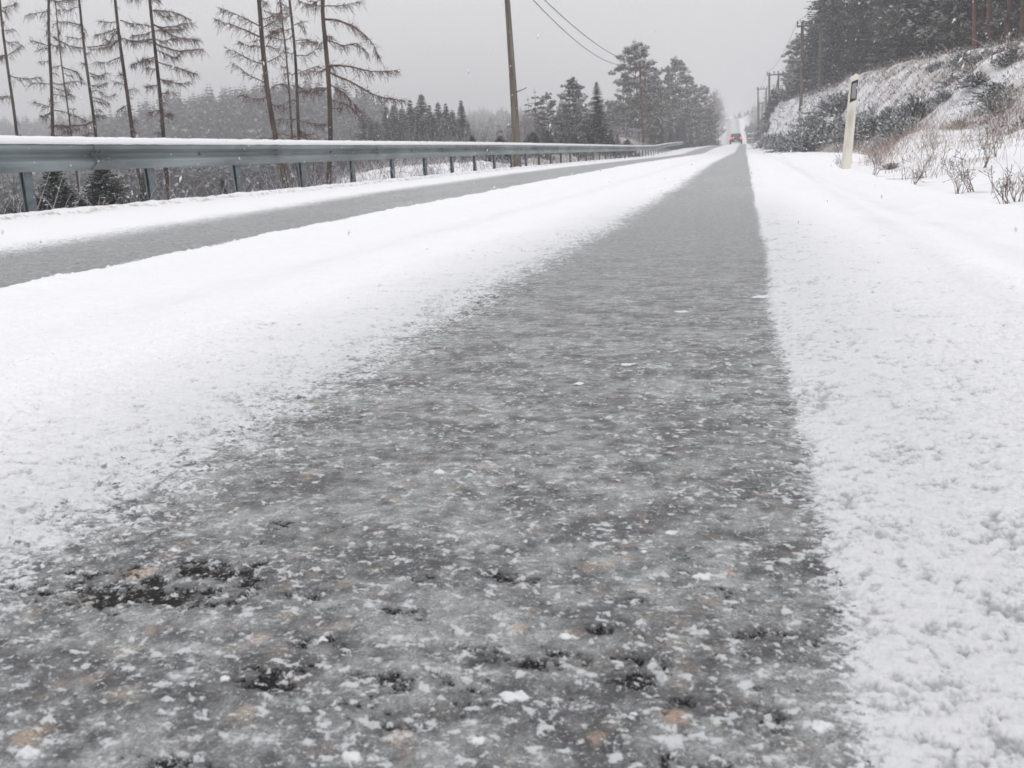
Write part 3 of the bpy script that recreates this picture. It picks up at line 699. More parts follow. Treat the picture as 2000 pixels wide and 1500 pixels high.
def spruce_crown(h, rad, dens, seed, snow=.35, low=.06, leaf=.20, droop=.35, ragged=.25):
    rg = np.random.default_rng(seed); mb = MB()
    nb = int(dens); t = low + (1 - low) * rg.random(nb) ** 1.15
    t = np.sort(t); az = rg.random(nb) * 2 * np.pi
    az = np.floor(rg.random(nb) * 6) / 6 * 6.283 + np.floor(t * 40) * 1.1 + rg.normal(0, .25, nb)
    t = t + rg.normal(0, .006, nb)
    t = np.clip(t, low, .995)
    L_ = rad * (1 - t) ** .85 * (1 - ragged + 2 * ragged * rg.random(nb)) + .03 * rad
    z0 = t * h; d0 = np.stack([np.cos(az), np.sin(az), np.zeros(nb)], 1)
    # branch skeleton
    s = np.linspace(0, 1, 5)
    P = d0[:, None] * (L_[:, None] * s)[..., None]
    P[:, :, 2] += z0[:, None] + L_[:, None] * (-droop * s * 1.0 + droop * .65 * s ** 2.5 + .25 * (t[:, None] - .3) * s)
    mb.tubes(P, np.clip(.012 * L_, .004, .05)[:, None] * (1.2 - s)[None], 3, 0)
    # sprays along the branch
    m_ = 9
    for kk in range(m_):
        u = (kk + rg.random(nb)) / m_
        i0 = np.minimum((u * 4).astype(int), 3); f_ = u * 4 - i0
        B = P[np.arange(nb), i0] * (1 - f_)[:, None] + P[np.arange(nb), i0 + 1] * f_[:, None]
        T = unit(P[np.arange(nb), i0 + 1] - P[np.arange(nb), i0])
        for sgn in (-1, 1):
            side = np.stack([-T[:, 1], T[:, 0], np.zeros(nb)], 1) * sgn
            D = unit(T * (.5 + .5 * rg.random(nb))[:, None] + side * (.35 + .5 * rg.random(nb))[:, None] + np.array([0, 0, -.45]) * rg.random(nb)[:, None])
            ln = leaf * L_ / rad * (.7 + .7 * rg.random(nb)) * (1.25 - .6 * u) + leaf * .28
            N = unit(np.array([0, 0, 1.0]) + rg.normal(0, .45, (nb, 3)))
            sv = (rg.random(nb) < snow).astype(float) * (.55 + .45 * rg.random(nb))
            mb.leaves(B, D, N, ln, ln * .42, sv * .35)
            mb.leaves(B + [0, 0, .012 * h / 6], D * [1, 1, .9], N, ln * .85 * (sv > 0) + .004, ln * .26 * (sv > 0) + .001, sv)
    # leader
    mb.tubes([[0, 0, h * .95], [0, 0, h * 1.03]], [.012 * h / 6, .004], 3)
    return mb

def pine_crown(h, rad, seed, n_limb=26, base=.42, clump=55, snow=.35, leaf=.22, P=None):
    rg = np.random.default_rng(seed); mb = MB(); limbs = []
    for k_ in range(n_limb):
        t = base + (1 - base) * (k_ + rg.random()) / n_limb; az = k_ * 2.4 + rg.normal(0, .5)
        shape = min(1.0, (1 - t) / (1 - base) * 1.35 + .06) ** .8 * (.75 + .5 * rg.random())
        L_ = rad * shape * rg.uniform(.55, 1.15) + .12 * rad
        b = np.array([np.interp(t * h, P[:, 2], P[:, 0]), np.interp(t * h, P[:, 2], P[:, 1]), t * h])
        s = np.linspace(0, 1, 5)[:, None]; up = rg.uniform(-.05, .45) + .5 * (t - base)
        d_ = np.array([math.cos(az), math.sin(az), 0])
        Q = b + d_ * L_ * s + np.array([0, 0, 1]) * (L_ * up * s ** 1.6 + rg.normal(0, .05 * L_) * np.sin(s * 3))
        limbs.append(Q)
        nc = max(2, int(2 + L_ / rad * 4))
        for c in range(nc):
            u = 1 - .62 * c / nc; i0 = min(int(u * 4), 3); f_ = u * 4 - i0
            ctr = Q[i0] * (1 - f_) + Q[i0 + 1] * f_ + rg.normal(0, .10 * rad, 3) * [1, 1, .5]
            rr_ = rad * rg.uniform(.12, .24) * (.55 + .45 * min(1, 2.2 * (1 - t) / (1 - base))); n = int(clump * rg.uniform(.7, 1.3))
            o = unit(rg.normal(size=(n, 3))) * (rg.random(n) ** .4)[:, None] * rr_ * [1, 1, .55]
            D = unit(o / rr_ + d_ * .6 + rg.normal(0, .6, (n, 3)) + [0, 0, -.15])
            sv = ((rg.random(n) < snow * 1.3) & (o[:, 2] > -.1 * rr_)).astype(float) * (.5 + .5 * rg.random(n))
            ln = leaf * rg.uniform(.6, 1.2, n)
            mb.leaves(ctr + o, D, unit(rg.normal(size=(n, 3))), ln, ln * .33, sv)
    for z_ in (.965, 1.0, 1.03):               # the leader's own tuft
        n = int(clump * .6); o = unit(rg.normal(size=(n, 3))) * (rg.random(n) ** .4)[:, None] * rad * .13 * [.8, .8, 1.4]
        D = unit(o + rg.normal(0, .1, (n, 3)) + [0, 0, .35]); mb.leaves(np.array([P[-1, 0], P[-1, 1], z_ * h]) + o, D, unit(rg.normal(size=(n, 3))), leaf * .8, leaf * .25, (rg.random(n) < snow) * .8)
    return mb, limbs

def place_tree(name, cat, label, group, crown, trunk, x, y, rz, s=1.0, sz=None, tilt=(0, 0)):
    r = empty(name, (x, y, hgt(x, y) - .05), rz); r.scale = (s, s, sz or s); r.rotation_euler = (tilt[0], tilt[1], rz)
    tag(r, label, cat, group)
    link('trunk', trunk[0], trunk[1], r); link('crown', crown[0], crown[1], r)
    return r

def spruce_proto(h, rad, dens, seed, mt='spruce', **k_):
    c = spruce_crown(h, rad, dens, seed, **k_).mesh('crown'); _, _, tb = trunk_mesh(h * .97, .016 * h + .01, 0, seed, 7)
    return (c, M[mt]), (tb.mesh('trunk', True), M['bark'])
def pine_proto(h, rad, seed, **k_):
    P, R, tb = trunk_mesh(h * .95, .0085 * h + .015, 1.0, seed, 9)
    mb, limbs = pine_crown(h, rad, seed, P=P, **k_)
    L3 = np.array(limbs); tb.tubes(L3, np.linspace(1, .2, 5)[None] * .006 * h * np.ones((len(L3), 1)), 4)
    return (mb.mesh('crown'), M['pine']), (tb.mesh('trunk', True), M['pinebark'])

SPR = [spruce_proto(12, 2.3, 1000, 11, 'spruce_far', snow=.17, leaf=.34), spruce_proto(12, 1.8, 900, 12, 'spruce_far', snow=.19, leaf=.32), spruce_proto(12, 2.7, 1150, 13, 'spruce_far', snow=.16, leaf=.38, ragged=.4)]
PIN = [pine_proto(12, 2.6, 21, base=.24, n_limb=38, leaf=.25, clump=105, snow=.3), pine_proto(12, 2.2, 22, base=.48, n_limb=26, leaf=.25, clump=100, snow=.3), pine_proto(12, 2.9, 23, base=.10, n_limb=50, leaf=.27, clump=100, snow=.27)]

def by_pixel(proto, px_top, py_top, Y, base_px=None, wscale=1.0, **kw):
    """a tree at depth Y whose tip stands where the photograph shows it"""
    p = at(px_top, py_top, Y); x = p[0]; h = p[2] - hgt(x, Y) + .05
    s = h / 12.0
    return place_tree(kw['name'], kw['cat'], kw['label'], kw['group'], proto[0], proto[1], x, Y, random.uniform(0, 6.28), s * wscale, s)

# spruce group across the valley (photograph x 700-920)
G = 'spruces across the valley beyond the guardrail'
spots = [(708, 212, 88, 0, 1.0), (722, 228, 80, 1, .9), (735, 235, 95, 2, .9), (752, 208, 86, 1, .9), (768, 205, 90, 0, .9), (785, 212, 96, 2, .9), (800, 195, 84, 1, .9), (822, 184, 82, 0, 1.0), (812, 210, 95, 2, .9), (838, 205, 92, 1, .9),
         (855, 200, 84, 0, .9), (870, 202, 86, 1, .95), (883, 215, 95, 2, .8), (900, 196, 80, 1, 1.0), (845, 225, 75, 2, .8), (915, 240, 84, 2, .7), (780, 232, 76, 1, .8)]
for n_, (px, py, Y, k_, ws) in enumerate(spots):
    lb = {7: 'tallest snow-dusted spruce of the group across the valley', 13: 'free-standing snow-dusted spruce at the right end of the valley group', 0: 'slender spruce at the left end of the valley group'}.get(n_, 'grey-green spruce within the dense group across the valley')
    by_pixel(SPR[k_], px, py, Y, wscale=ws * 1.4, name='spruce_tree', cat='spruce', label=lb, group=G)
# pines right of the near pole
G = 'pines behind the guardrail'
for px, py, Y, k_, ws, lb in [(1068, 186, 58, 1, 1.0, 'small loose pine just right of the thick timber pole'), (1050, 225, 62, 0, .8, 'low leaning pine nearest the thick timber pole'), (1117, 158, 60, 2, 1.0, 'pointed pine behind the guardrail, left of the snowy green spruce'),
                          (1092, 222, 66, 2, .9, 'low bushy pine between two taller pines'), (1140, 210, 66, 0, .9, 'bushy pine low behind the snowy green spruce'), (1195, 200, 82, 1, .8, 'thin pale pine left of the tallest pine'),
                          (1243, 92, 96, 2, 1.15, 'tallest broad pine behind the red-brown pole'), (1222, 150, 100, 0, .9, 'pine shouldering the tallest pine on its left'), (1268, 128, 101, 0, 1.0, 'pine shouldering the tallest pine on its right'), (1283, 165, 110, 2, 1.0, 'lower pine filling the gap between the tall pines'),
                          (1320, 121, 118, 2, 1.05, 'second tallest pine, right of the dark grey pole'), (1345, 155, 124, 0, 1.1, 'broad pine on the right flank of the tall pines'), (1305, 172, 120, 1, 1.0, 'pine low behind the dark grey pole'), (1372, 172, 132, 2, 1.1, 'last broad pine before the bare birches'), (1360, 200, 128, 0, 1.0, 'low dark pine near the end of the guardrail')]:
    by_pixel(PIN[k_], px, py, Y, wscale=ws, name='pine_tree', cat='pine', label=lb, group=G)
for px, py, Y, k_, ws, lb in [(1165, 160, 56, 0, 1.35, 'green spruce with clear snow on its branches, between the pines'), (1172, 232, 60, 2, 1.0, 'short spruce at the foot of the snowy green spruce'), (1110, 245, 57, 0, 1.3, 'low dark spruce behind the guardrail left of the snowy heap'), (1075, 255, 54, 2, 1.3, 'stubby spruce close behind the guardrail'),
                          (1290, 225, 98, 2, 1.2, 'dark low spruce beside the red-brown pole'), (1335, 225, 112, 0, 1.2, 'dark spruce low below the second tallest pine'), (1385, 205, 140, 2, 1.2, 'blue-grey spruce at the right end of the left trees'), (1365, 235, 126, 1, 1.3, 'short blue-grey spruce beside the guardrail end')]:
    by_pixel(SPR[k_], px, py, Y, wscale=ws, name='spruce_tree', cat='spruce', label=lb, group='spruces among the pines on the left')

for n_, (px, py, Y, k_, ws) in enumerate([(1045, 262, 56, 2, 1.6), (1060, 248, 61, 0, 1.3), (1085, 256, 58, 1, 1.6), (1098, 246, 63, 2, 1.3), (1125, 252, 59, 0, 1.5), (1140, 240, 61, 1, 1.4), (1155, 255, 58, 2, 1.6), (1180, 258, 60, 0, 1.6), (1193, 245, 64, 1, 1.3), (1205, 262, 62, 2, 1.5), (1310, 245, 100, 0, 1.4), (1325, 240, 108, 2, 1.4), (1350, 245, 118, 1, 1.4), (1275, 248, 97, 2, 1.4)]):
    by_pixel(SPR[k_], px, py, Y, wscale=ws, name='spruce_tree', cat='spruce', label='short spruce in the low thicket at the foot of the left-hand pines', group='low thicket of short spruces')
# forest on the right slope
G = 'forest trees on the right slope'
rg = np.random.default_rng(99); n_ = 0
edge = [(1548, 120, 120, 0), (1540, 160, 130, 1), (1560, 78, 104, 2), (1580, 92, 96, 0), (1602, 48, 98, 1), (1617, 16, 92, 0), (1650, 12, 84, 2), (1632, 60, 88, 1), (1592, 118, 90, 2), (1572, 140, 108, 1), (1682, 2, 80, 0), (1535, 190, 140, 2), (1552, 170, 124, 1)]
for px, py, Y, k_ in edge:
    by_pixel((SPR + PIN)[k_ if px % 3 else 3 + k_], px, py, Y, wscale=1.15, name='forest_tree', cat='tree', label='snow-dusted conifer at the left edge of the right-hand forest against the sky', group=G)
cnt = 0
while cnt < 105:
    u = rg.random(); px = 1600 + 480 * rg.random(); Y = rg.uniform(50, 92) if px < 1750 else rg.uniform(46, 88)
    x = at(px, 200, Y)[0]
    if x < edge_right(Y) + 4.5 or (Y < 82 and x < edge_right(Y) + 8.5): continue
    k_ = rg.integers(0, 3); isP = (px > 1830) or rg.random() < .35; h = rg.uniform(10, 15) * (1.0 if px > 1700 else .9)
    p = (PIN if isP else SPR)[k_]
    lb = 'tall straight reddish pine trunk standing in the right forest' if isP and px > 1830 else ('pine deep in the dark forest on the right slope' if isP else 'dark spruce in the dense forest on the right slope')
    place_tree('pine_tree' if isP else 'spruce_tree', 'tree', lb, 'pines in the right forest' if isP else 'spruces in the right forest', p[0], p[1], x, Y, rg.uniform(0, 6.28), h / 12 * 1.05, h / 12)
    cnt += 1

for px, Y, h in ((1906, 56, 15), (1934, 52, 15), (1947, 60, 14), (1962, 51, 15), (1981, 54, 14), (1996, 50, 15), (1880, 58, 14)):
    x = at(px, 120, Y)[0]; place_tree('pine_tree', 'tree', 'tall straight reddish pine trunk standing in the right forest', 'pines in the right forest', PIN[1][0], PIN[1][1], x, Y, rg.uniform(0, 6.28), h / 12, h / 12)
# wooded hill across the valley: one far-off mass
mb = MB()
def add_far_tree(mb, x, y, z, h, r_, rg):
    nw = 12; t = np.repeat(np.linspace(.08, .97, nw), 7); n = len(t)
    az = rg.random(n) * 6.283; L_ = r_ * (1 - t) ** .8 * rg.uniform(.7, 1.2, n) + .12
    P = np.stack([x + 0 * t, y + 0 * t, z + t * h], 1)
    D = np.stack([np.cos(az), np.sin(az), rg.uniform(-.7, -.1, n)], 1)
    sv = (rg.random(n) < .22) * rg.uniform(.15, .55, n)
    mb.leaves(P, D, unit(np.array([0, 0, 1.]) + rg.normal(0, .5, (n, 3))), L_ * 1.25, L_ * .75, sv)
    mb.tubes([[x, y, z - .5], [x, y, z + h * 1.03]], [.02 * h, .01], 3, .1)
rg = np.random.default_rng(5)
N_far = 0
while N_far < 4600:
    px = rg.uniform(-260, 1060); Y = rg.uniform(75, 420) if px < 680 else rg.uniform(140, 520)
    p = at(px, 300, Y); x = p[0]
    if x > -26: continue
    h = rg.uniform(4.5, 9)
    if 690 < px < 940 and Y < 150: continue
    add_far_tree(mb, x, Y, hgt(x, Y), h, h * rg.uniform(.22, .36), rg); N_far += 1
for k_ in range(500):                          # beyond the crest, both sides of the road
    Y = rg.uniform(230, 560); x = (rg.uniform(6, 70) if rg.random() < .5 else rg.uniform(-75, -12)) + road_cx(Y)
    if abs(x - road_cx(Y)) < 9: continue
    h = rg.uniform(5, 9); add_far_tree(mb, x, Y, hgt(x, Y), h, h * .22, rg)
for k_ in range(900):                          # thicket along both verges up to the crest and over it
    Y = rg.uniform(100, 300); right = rg.random() < .75
    x = (edge_right(Y) + 1.0 + 24 * rg.random() ** 1.6) if right else -rg.uniform(15, 60)
    h = rg.uniform(.8, 2.6) if right and x < 8 else rg.uniform(4, 8)
    add_far_tree(mb, x + road_cx(Y), Y, hgt(x + road_cx(Y), Y), h, h * .3, rg)
for k_ in range(260):                          # wood closing the view where the road tops the far rise
    x = rg.uniform(-40, 40); Y = rg.uniform(400, 470)
    if abs(x - road_cx(Y)) < 4 and Y < 425: continue
    h = rg.uniform(3, 6); add_far_tree(mb, x, Y, hgt(x, Y) - 1, h, h * .3, rg)
tag(link('distant_wood', mb.mesh('distant_wood'), M['wood']), 'far grey snow-dusted conifer wood covering the hills across the valley', 'wood', kind='stuff')

# bare undergrowth: twiggy scrub in the valley and on the shelf behind the rail
def scrub_cloud(pts, hts, per, rg, wid=.012, snow=.3):
    mb = MB(); pts = np.repeat(pts, per, axis=0); hts = np.repeat(hts, per)
    n = len(pts); az = rg.random(n) * 6.283; tl = rg.uniform(.05, .6, n)
    D = np.stack([np.cos(az) * tl, np.sin(az) * tl, np.ones(n)], 1); B = pts + rg.normal(0, .12, (n, 3)) * hts[:, None] * [1, 1, 0]
    L_ = hts * rg.uniform(.4, 1.1, n)
    s = np.array([0, .5, 1.0]); bend = rg.normal(0, .15, (n, 3)) * [1, 1, .3]
    P = B[:, None] + D[:, None] * (L_[:, None] * s)[..., None] + bend[:, None] * ((s ** 2) * L_[:, None])[..., None]
    mb.tubes(P, (np.array([1, .7, .25]) * wid)[None] * (hts / hts.mean())[:, None], 3, np.repeat((rg.random(n) < snow) * rg.uniform(.3, 1, n), 9))
    return mb
rg = np.random.default_rng(17); pts = []; hts = []
for k_ in range(6500):
    Y = rg.uniform(10, 95); x = -6.35 - rg.uniform(3.5, 60)
    px = x / Y
    sh = np.interp(Y, [0, 21, 24, 30, 45, 70], [.75, .8, 2.4, 5.5, 8, 11])
    if -6.35 - x < sh + 2 and not (Y > 30 and -6.35 - x > 2.2 and rg.random() < .8): continue
    pts.append((x, Y, hgt(x, Y) - .1)); hts.append(rg.uniform(.8, 2.0))
mbs = scrub_cloud(np.array(pts), np.array(hts), 11, rg, .0065, .3)
tag(link('undergrowth', mbs.mesh('undergrowth'), M['valley']), 'bare grey twiggy undergrowth filling the valley below the guardrail', 'undergrowth', kind='stuff')

# ------------------------------------------------------------------ bare larches behind the guardrail
def larch(Y, trunk_px, w_px, limbs_px, n_generic, seed, label, gl=(.5, 1.3), side=None, tw=1.0, droopy=.5):
    rg = np.random.default_rng(seed)
    T = np.array([at(px, py, Y) for px, py in trunk_px]); base = T[-1].copy()
    zb_ = hgt(base[0], Y) - .2
    d_ = T[-1] - T[-2]; f_ = (zb_ - T[-1][2]) / (d_[2]) if abs(d_[2]) > 1e-6 else 0
    foot = T[-1] + d_ * f_ * np.array([.5, 0, 1])
    top_d = T[0] - T[1]; tip = T[0] + top_d / top_d[2] * 4.0
    pts = np.vstack([foot, T[::-1], tip])
    s = np.concatenate([[0], np.cumsum(np.linalg.norm(np.diff(pts, axis=0), axis=1))]); ss = np.linspace(0, s[-1], 26)
    Pt = np.stack([np.interp(ss, s, pts[:, i_]) for i_ in range(3)], 1); Pt[:, 0] += .02 * np.sin(ss * 1.7 + seed); Pt[:, 1] += .03 * np.sin(ss * 1.1 + seed)
    r0 = w_px / F * Y / 2 * .9
    R = r0 * np.interp(ss, [0, .5, s[-1] * .35, s[-1]], [1.35, 1.1, 1.0, .35])
    root = empty('larch_tree', foot); tag(root, label, 'larch', 'bare larches behind the guardrail')
    th = MB().tubes(Pt - foot, R, 10)
    link('trunk', th.mesh('trunk', True), M['bark'], root)
    limbs = []
    def along(z): return np.array([np.interp(z, Pt[:, 2], Pt[:, 0]), np.interp(z, Pt[:, 2], Pt[:, 1]), z])
    for lp in limbs_px:
        yo = rg.uniform(-.35, .35); L_ = len(lp)
        Q = np.array([at(px, py, Y + yo * k_ / max(1, L_ - 1)) for k_, (px, py) in enumerate(lp)]); limbs.append((Q, .30))
    zlo, zhi = at(trunk_px[0][0], 285, Y)[2] - .3, tip[2] - .3
    n_generic = int(n_generic * 1.45)
    for k_ in range(n_generic):
        z = zlo + (zhi - zlo) * (k_ + rg.random()) / n_generic; b = along(z)
        az = rg.uniform(0, 6.283) if side is None else rg.normal(side, 1.0)
        L_ = rg.uniform(*gl) * rg.choice([.35, .7, 1.0, 1.15]) * (1 - .45 * (z - zlo) / (zhi - zlo)) * (1 if rg.random() > .3 else .45)
        s3 = np.linspace(0, 1, 5)[:, None]; dh = np.array([math.cos(az), math.sin(az) * .8, 0])
        dr_ = rg.uniform(.1, droopy + .1)
        Q = b + dh * L_ * s3 + np.array([0, 0, 1]) * L_ * (-dr_ * s3 + .8 * dr_ * s3 ** 2 + rg.normal(0, .06) * np.sin(s3 * 6)); limbs.append((Q, .22))
    LB = []; LR = []; TW = []; TR = []
    for Q, k0 in limbs:
        s = np.concatenate([[0], np.cumsum(np.linalg.norm(np.diff(Q, axis=0), axis=1))]); n = 12; ss = np.linspace(0, s[-1], n)
        P = np.stack([np.interp(ss, s, Q[:, i_]) for i_ in range(3)], 1); 
        P[1:-1] = .25 * P[:-2] + .5 * P[1:-1] + .25 * P[2:]; P += np.cumsum(rg.normal(0, .006, P.shape), axis=0) * (np.arange(n) > 0)[:, None]
        LB.append(P); LR.append(np.interp(np.linspace(0, 1, n), [0, 1], [max(.010, min(.024, .015 * s[-1])), .0035]))
        nt_ = int(s[-1] * 85 * tw)
        u = rg.random(nt_) ** .7; pi = u * (n - 1.001); i0 = pi.astype(int); f_ = (pi - i0)[:, None]
        B = P[i0] * (1 - f_) + P[i0 + 1] * f_; T_ = unit(P[i0 + 1] - P[i0])
        D = unit(rg.normal(0, .5, (nt_, 3)) + T_ * .7 + np.array([0, 0, -.8]) * rg.uniform(-.3, 1.2, (nt_, 1)))
        ln = rg.uniform(.05, .24, nt_) * rg.uniform(.5, 1.5, nt_) * (1 - .3 * u)
        st = np.array([0, .5, 1.0])
        W_ = B[:, None] + D[:, None] * (ln[:, None] * st)[..., None] + np.array([0, 0, -1.0]) * (st ** 2 * .45 * ln[:, None])[..., None]
        TW.append(W_); TR.append(np.broadcast_to(np.array([.0046, .0036, .002]), (nt_, 3)))
        # secondary twigs
        W2 = W_[:, 1]; D2 = unit(D + rg.normal(0, .7, (nt_, 3))); l2 = ln * .6
        TW.append(W2[:, None] + D2[:, None] * (l2[:, None] * st)[..., None]); TR.append(np.broadcast_to(np.array([.0036, .0028, .0016]), (nt_, 3)))
    cb_ = MB(); cb_.tubes(np.array(LB) - foot, np.array(LR), 5); TWc = np.concatenate(TW)
    cb_.tubes(TWc - foot, np.concatenate(TR), 3, np.repeat((rg.random(len(TWc)) < .12) * .6, 9))
    link('crown', cb_.mesh('crown'), M['twig'], root)
    return root
larch(23, [(0, -10), (8, 60), (18, 160), (32, 262)], 8, [[(12, 110), (30, 98), (45, 88)], [(12, 108), (-5, 112)], [(5, 15), (25, 8), (32, 3)], [(8, 60), (28, 55)]], 14, 1, 'leftmost bare larch, cut by the edge of the photo', tw=1.1)
larch(22, [(97, 0), (98, 100), (102, 262)], 9, [[(97, 90), (75, 82), (57, 78)], [(99, 165), (78, 160), (58, 162)], [(103, 170), (130, 178), (148, 190)], [(104, 72), (135, 88), (160, 92)], [(103, 210), (85, 205), (65, 198)], [(104, 215), (135, 222), (165, 235)], [(100, 245), (125, 245), (150, 252)], [(99, 20), (75, 25), (50, 28)]], 20, 2, 'thick straight bare larch, second from the left edge')
larch(25, [(116, 80), (128, 170), (139, 262)], 4.5, [[(120, 130), (150, 140), (165, 165)]], 10, 3, 'thin bare larch close right of a thick straight one', gl=(.3, .8))
larch(23, [(153, 0), (168, 110), (178, 190), (187, 262)], 8, [[(170, 92), (195, 90), (220, 82), (235, 70)], [(176, 150), (195, 150)], [(180, 190), (205, 198)], [(183, 225), (205, 226)], [(160, 50), (130, 40), (105, 45)]], 20, 4, 'slender leaning bare larch with short side tufts, fourth from the left edge')
larch(21, [(225, 0), (236, 90), (248, 180), (260, 265)], 9.5, [[(236, 75), (210, 90), (175, 95)], [(231, 55), (205, 65), (182, 68)], [(238, 110), (212, 125), (188, 122)], [(245, 165), (222, 162)], [(235, 40), (262, 46), (290, 48)], [(250, 205), (228, 216)], [(240, 75), (268, 82), (298, 75)]], 14, 5, 'clean-stemmed leaning bare larch with long low left limbs', gl=(.3, .9))
larch(21, [(292, 0), (303, 90), (312, 180), (320, 265), (331, 395)], 9.5, [[(300, 48), (340, 72), (388, 76)], [(303, 85), (345, 100), (396, 97)], [(310, 122), (350, 135), (382, 146)], [(300, 75), (270, 80), (245, 78)], [(303, 112), (280, 117), (260, 125)], [(300, 20), (340, 25), (372, 40)], [(298, 60), (330, 55), (360, 50)], [(315, 155), (335, 158)], [(310, 165), (285, 170)], [(314, 215), (290, 218)]], 22, 6, 'full bare larch with shaggy right limbs, left of the wide sky gap', tw=1.5)
larch(19, [(505, 0), (512, 80), (525, 180), (537, 262), (558, 380)], 11, [[(505, 50), (470, 32), (425, 17)], [(508, 72), (460, 50), (422, 36)], [(510, 92), (485, 88), (463, 78)], [(517, 126), (480, 112), (443, 90)], [(518, 161), (490, 150), (455, 125)], [(522, 122), (545, 112), (560, 95)], [(512, 55), (535, 40), (545, 20)], [(530, 172), (545, 162), (585, 168)], [(520, 72), (540, 60)], [(523, 190), (500, 195), (475, 185)]], 18, 7, 'dark heavy bare larch with long left limbs, left of the wide pair', gl=(.4, 1.1))
larch(22, [(547, 0), (556, 90), (566, 190), (573, 270), (587, 378)], 4, [[(556, 60), (540, 50)]], 12, 8, 'thin pole-like bare larch left of a slightly thicker one', gl=(.2, .6))
larch(20, [(566, 0), (574, 90), (580, 190), (586, 270), (594, 378)], 6.5, [[(576, 108), (600, 108), (620, 92)], [(572, 50), (590, 42), (595, 60)], [(580, 180), (605, 178), (635, 173)], [(580, 145), (605, 132), (622, 128)], [(575, 80), (600, 78), (625, 84)], [(584, 235), (615, 240), (640, 243)]], 20, 9, 'knotty bare larch between a thin stem and the one with drooping right limbs', gl=(.3, .9))
larch(19, [(631, 0), (630, 28), (637, 120), (643, 200), (647, 272), (645, 372)], 10, [[(634, 12), (668, 12), (700, 2)], [(634, 38), (665, 42), (700, 56), (728, 78), (743, 112)], [(636, 78), (670, 92), (697, 86), (720, 108)], [(640, 128), (680, 131), (728, 141), (775, 138)], [(645, 142), (690, 162), (735, 187), (790, 196)], [(645, 165), (675, 187), (706, 222)], [(645, 196), (680, 205), (700, 226)], [(632, 12), (605, 10), (585, 2)], [(636, 82), (610, 80), (585, 79)], [(640, 172), (612, 175), (585, 182)]], 8, 10, 'bare larch with long drooping right limbs, rightmost of the larches', gl=(.3, .7), tw=1.2)
larch(17, [(1595 - 760, 300), (850, 330), (862, 352)], 3, [[(845, 320), (835, 312)]], 0, 12, 'short leaning dark stem between two guardrail posts, right of the larches', gl=(.2, .3)) if False else None

# bare birches beyond the left pines
def birch(px, py, Y, seed, label, wide=1.0):
    rg = np.random.default_rng(seed); p = at(px, py, Y); x = p[0]; z0 = hgt(x, Y); h = p[2] - z0
    r = empty('birch_tree', (x, Y, z0 - .1)); tag(r, label, 'birch', 'bare birches at the end of the pines')
    n = 60; t = rg.uniform(.2, .95, n); az = rg.random(n) * 6.283; L_ = h * .22 * wide * (1.1 - t) * rg.uniform(.6, 1.2, n) + .3
    s = np.linspace(0, 1, 4); d0 = np.stack([np.cos(az), np.sin(az), 1.3 + 0 * az], 1)
    P = d0[:, None] * (L_[:, None] * s)[..., None]; P[:, :, 2] += (t * h)[:, None]
    tr = MB().tubes([[0, 0, -.2], [.1, 0, h * .5], [0, 0, h]], [.013 * h, .009 * h, .01], 6); link('trunk', tr.mesh('trunk', True), M['birch'], r)
    mb = MB().tubes(P, np.array([.03, .022, .015, .008])[None] * np.ones((n, 1)), 3, .2)
    for kk in range(14):
        u = rg.uniform(.3, 1, n)[:, None]; B = P[:, 0] * (1 - u) + P[:, 3] * u; D = unit(rg.normal(0, .6, (n, 3)) + [0, 0, .7]); l2 = rg.uniform(.4, 1.1, n)
        mb.tubes(B[:, None] + D[:, None] * (l2[:, None] * np.array([0, .5, 1]))[..., None], np.array([.012, .009, .005])[None] * np.ones((n, 1)), 3, .25)
    link('crown', mb.mesh('crown'), M['birch'], r)
birch(1396, 182, 150, 1, 'pale bare birch just right of the dark pines'); birch(1403, 200, 160, 2, 'faint bare birch standing nearest the road gap'); birch(1389, 205, 145, 3, 'short bare birch half hidden by the last pine')
birch(1030, 238, 90, 4, 'wispy bare birch right behind the thick timber pole', .8)

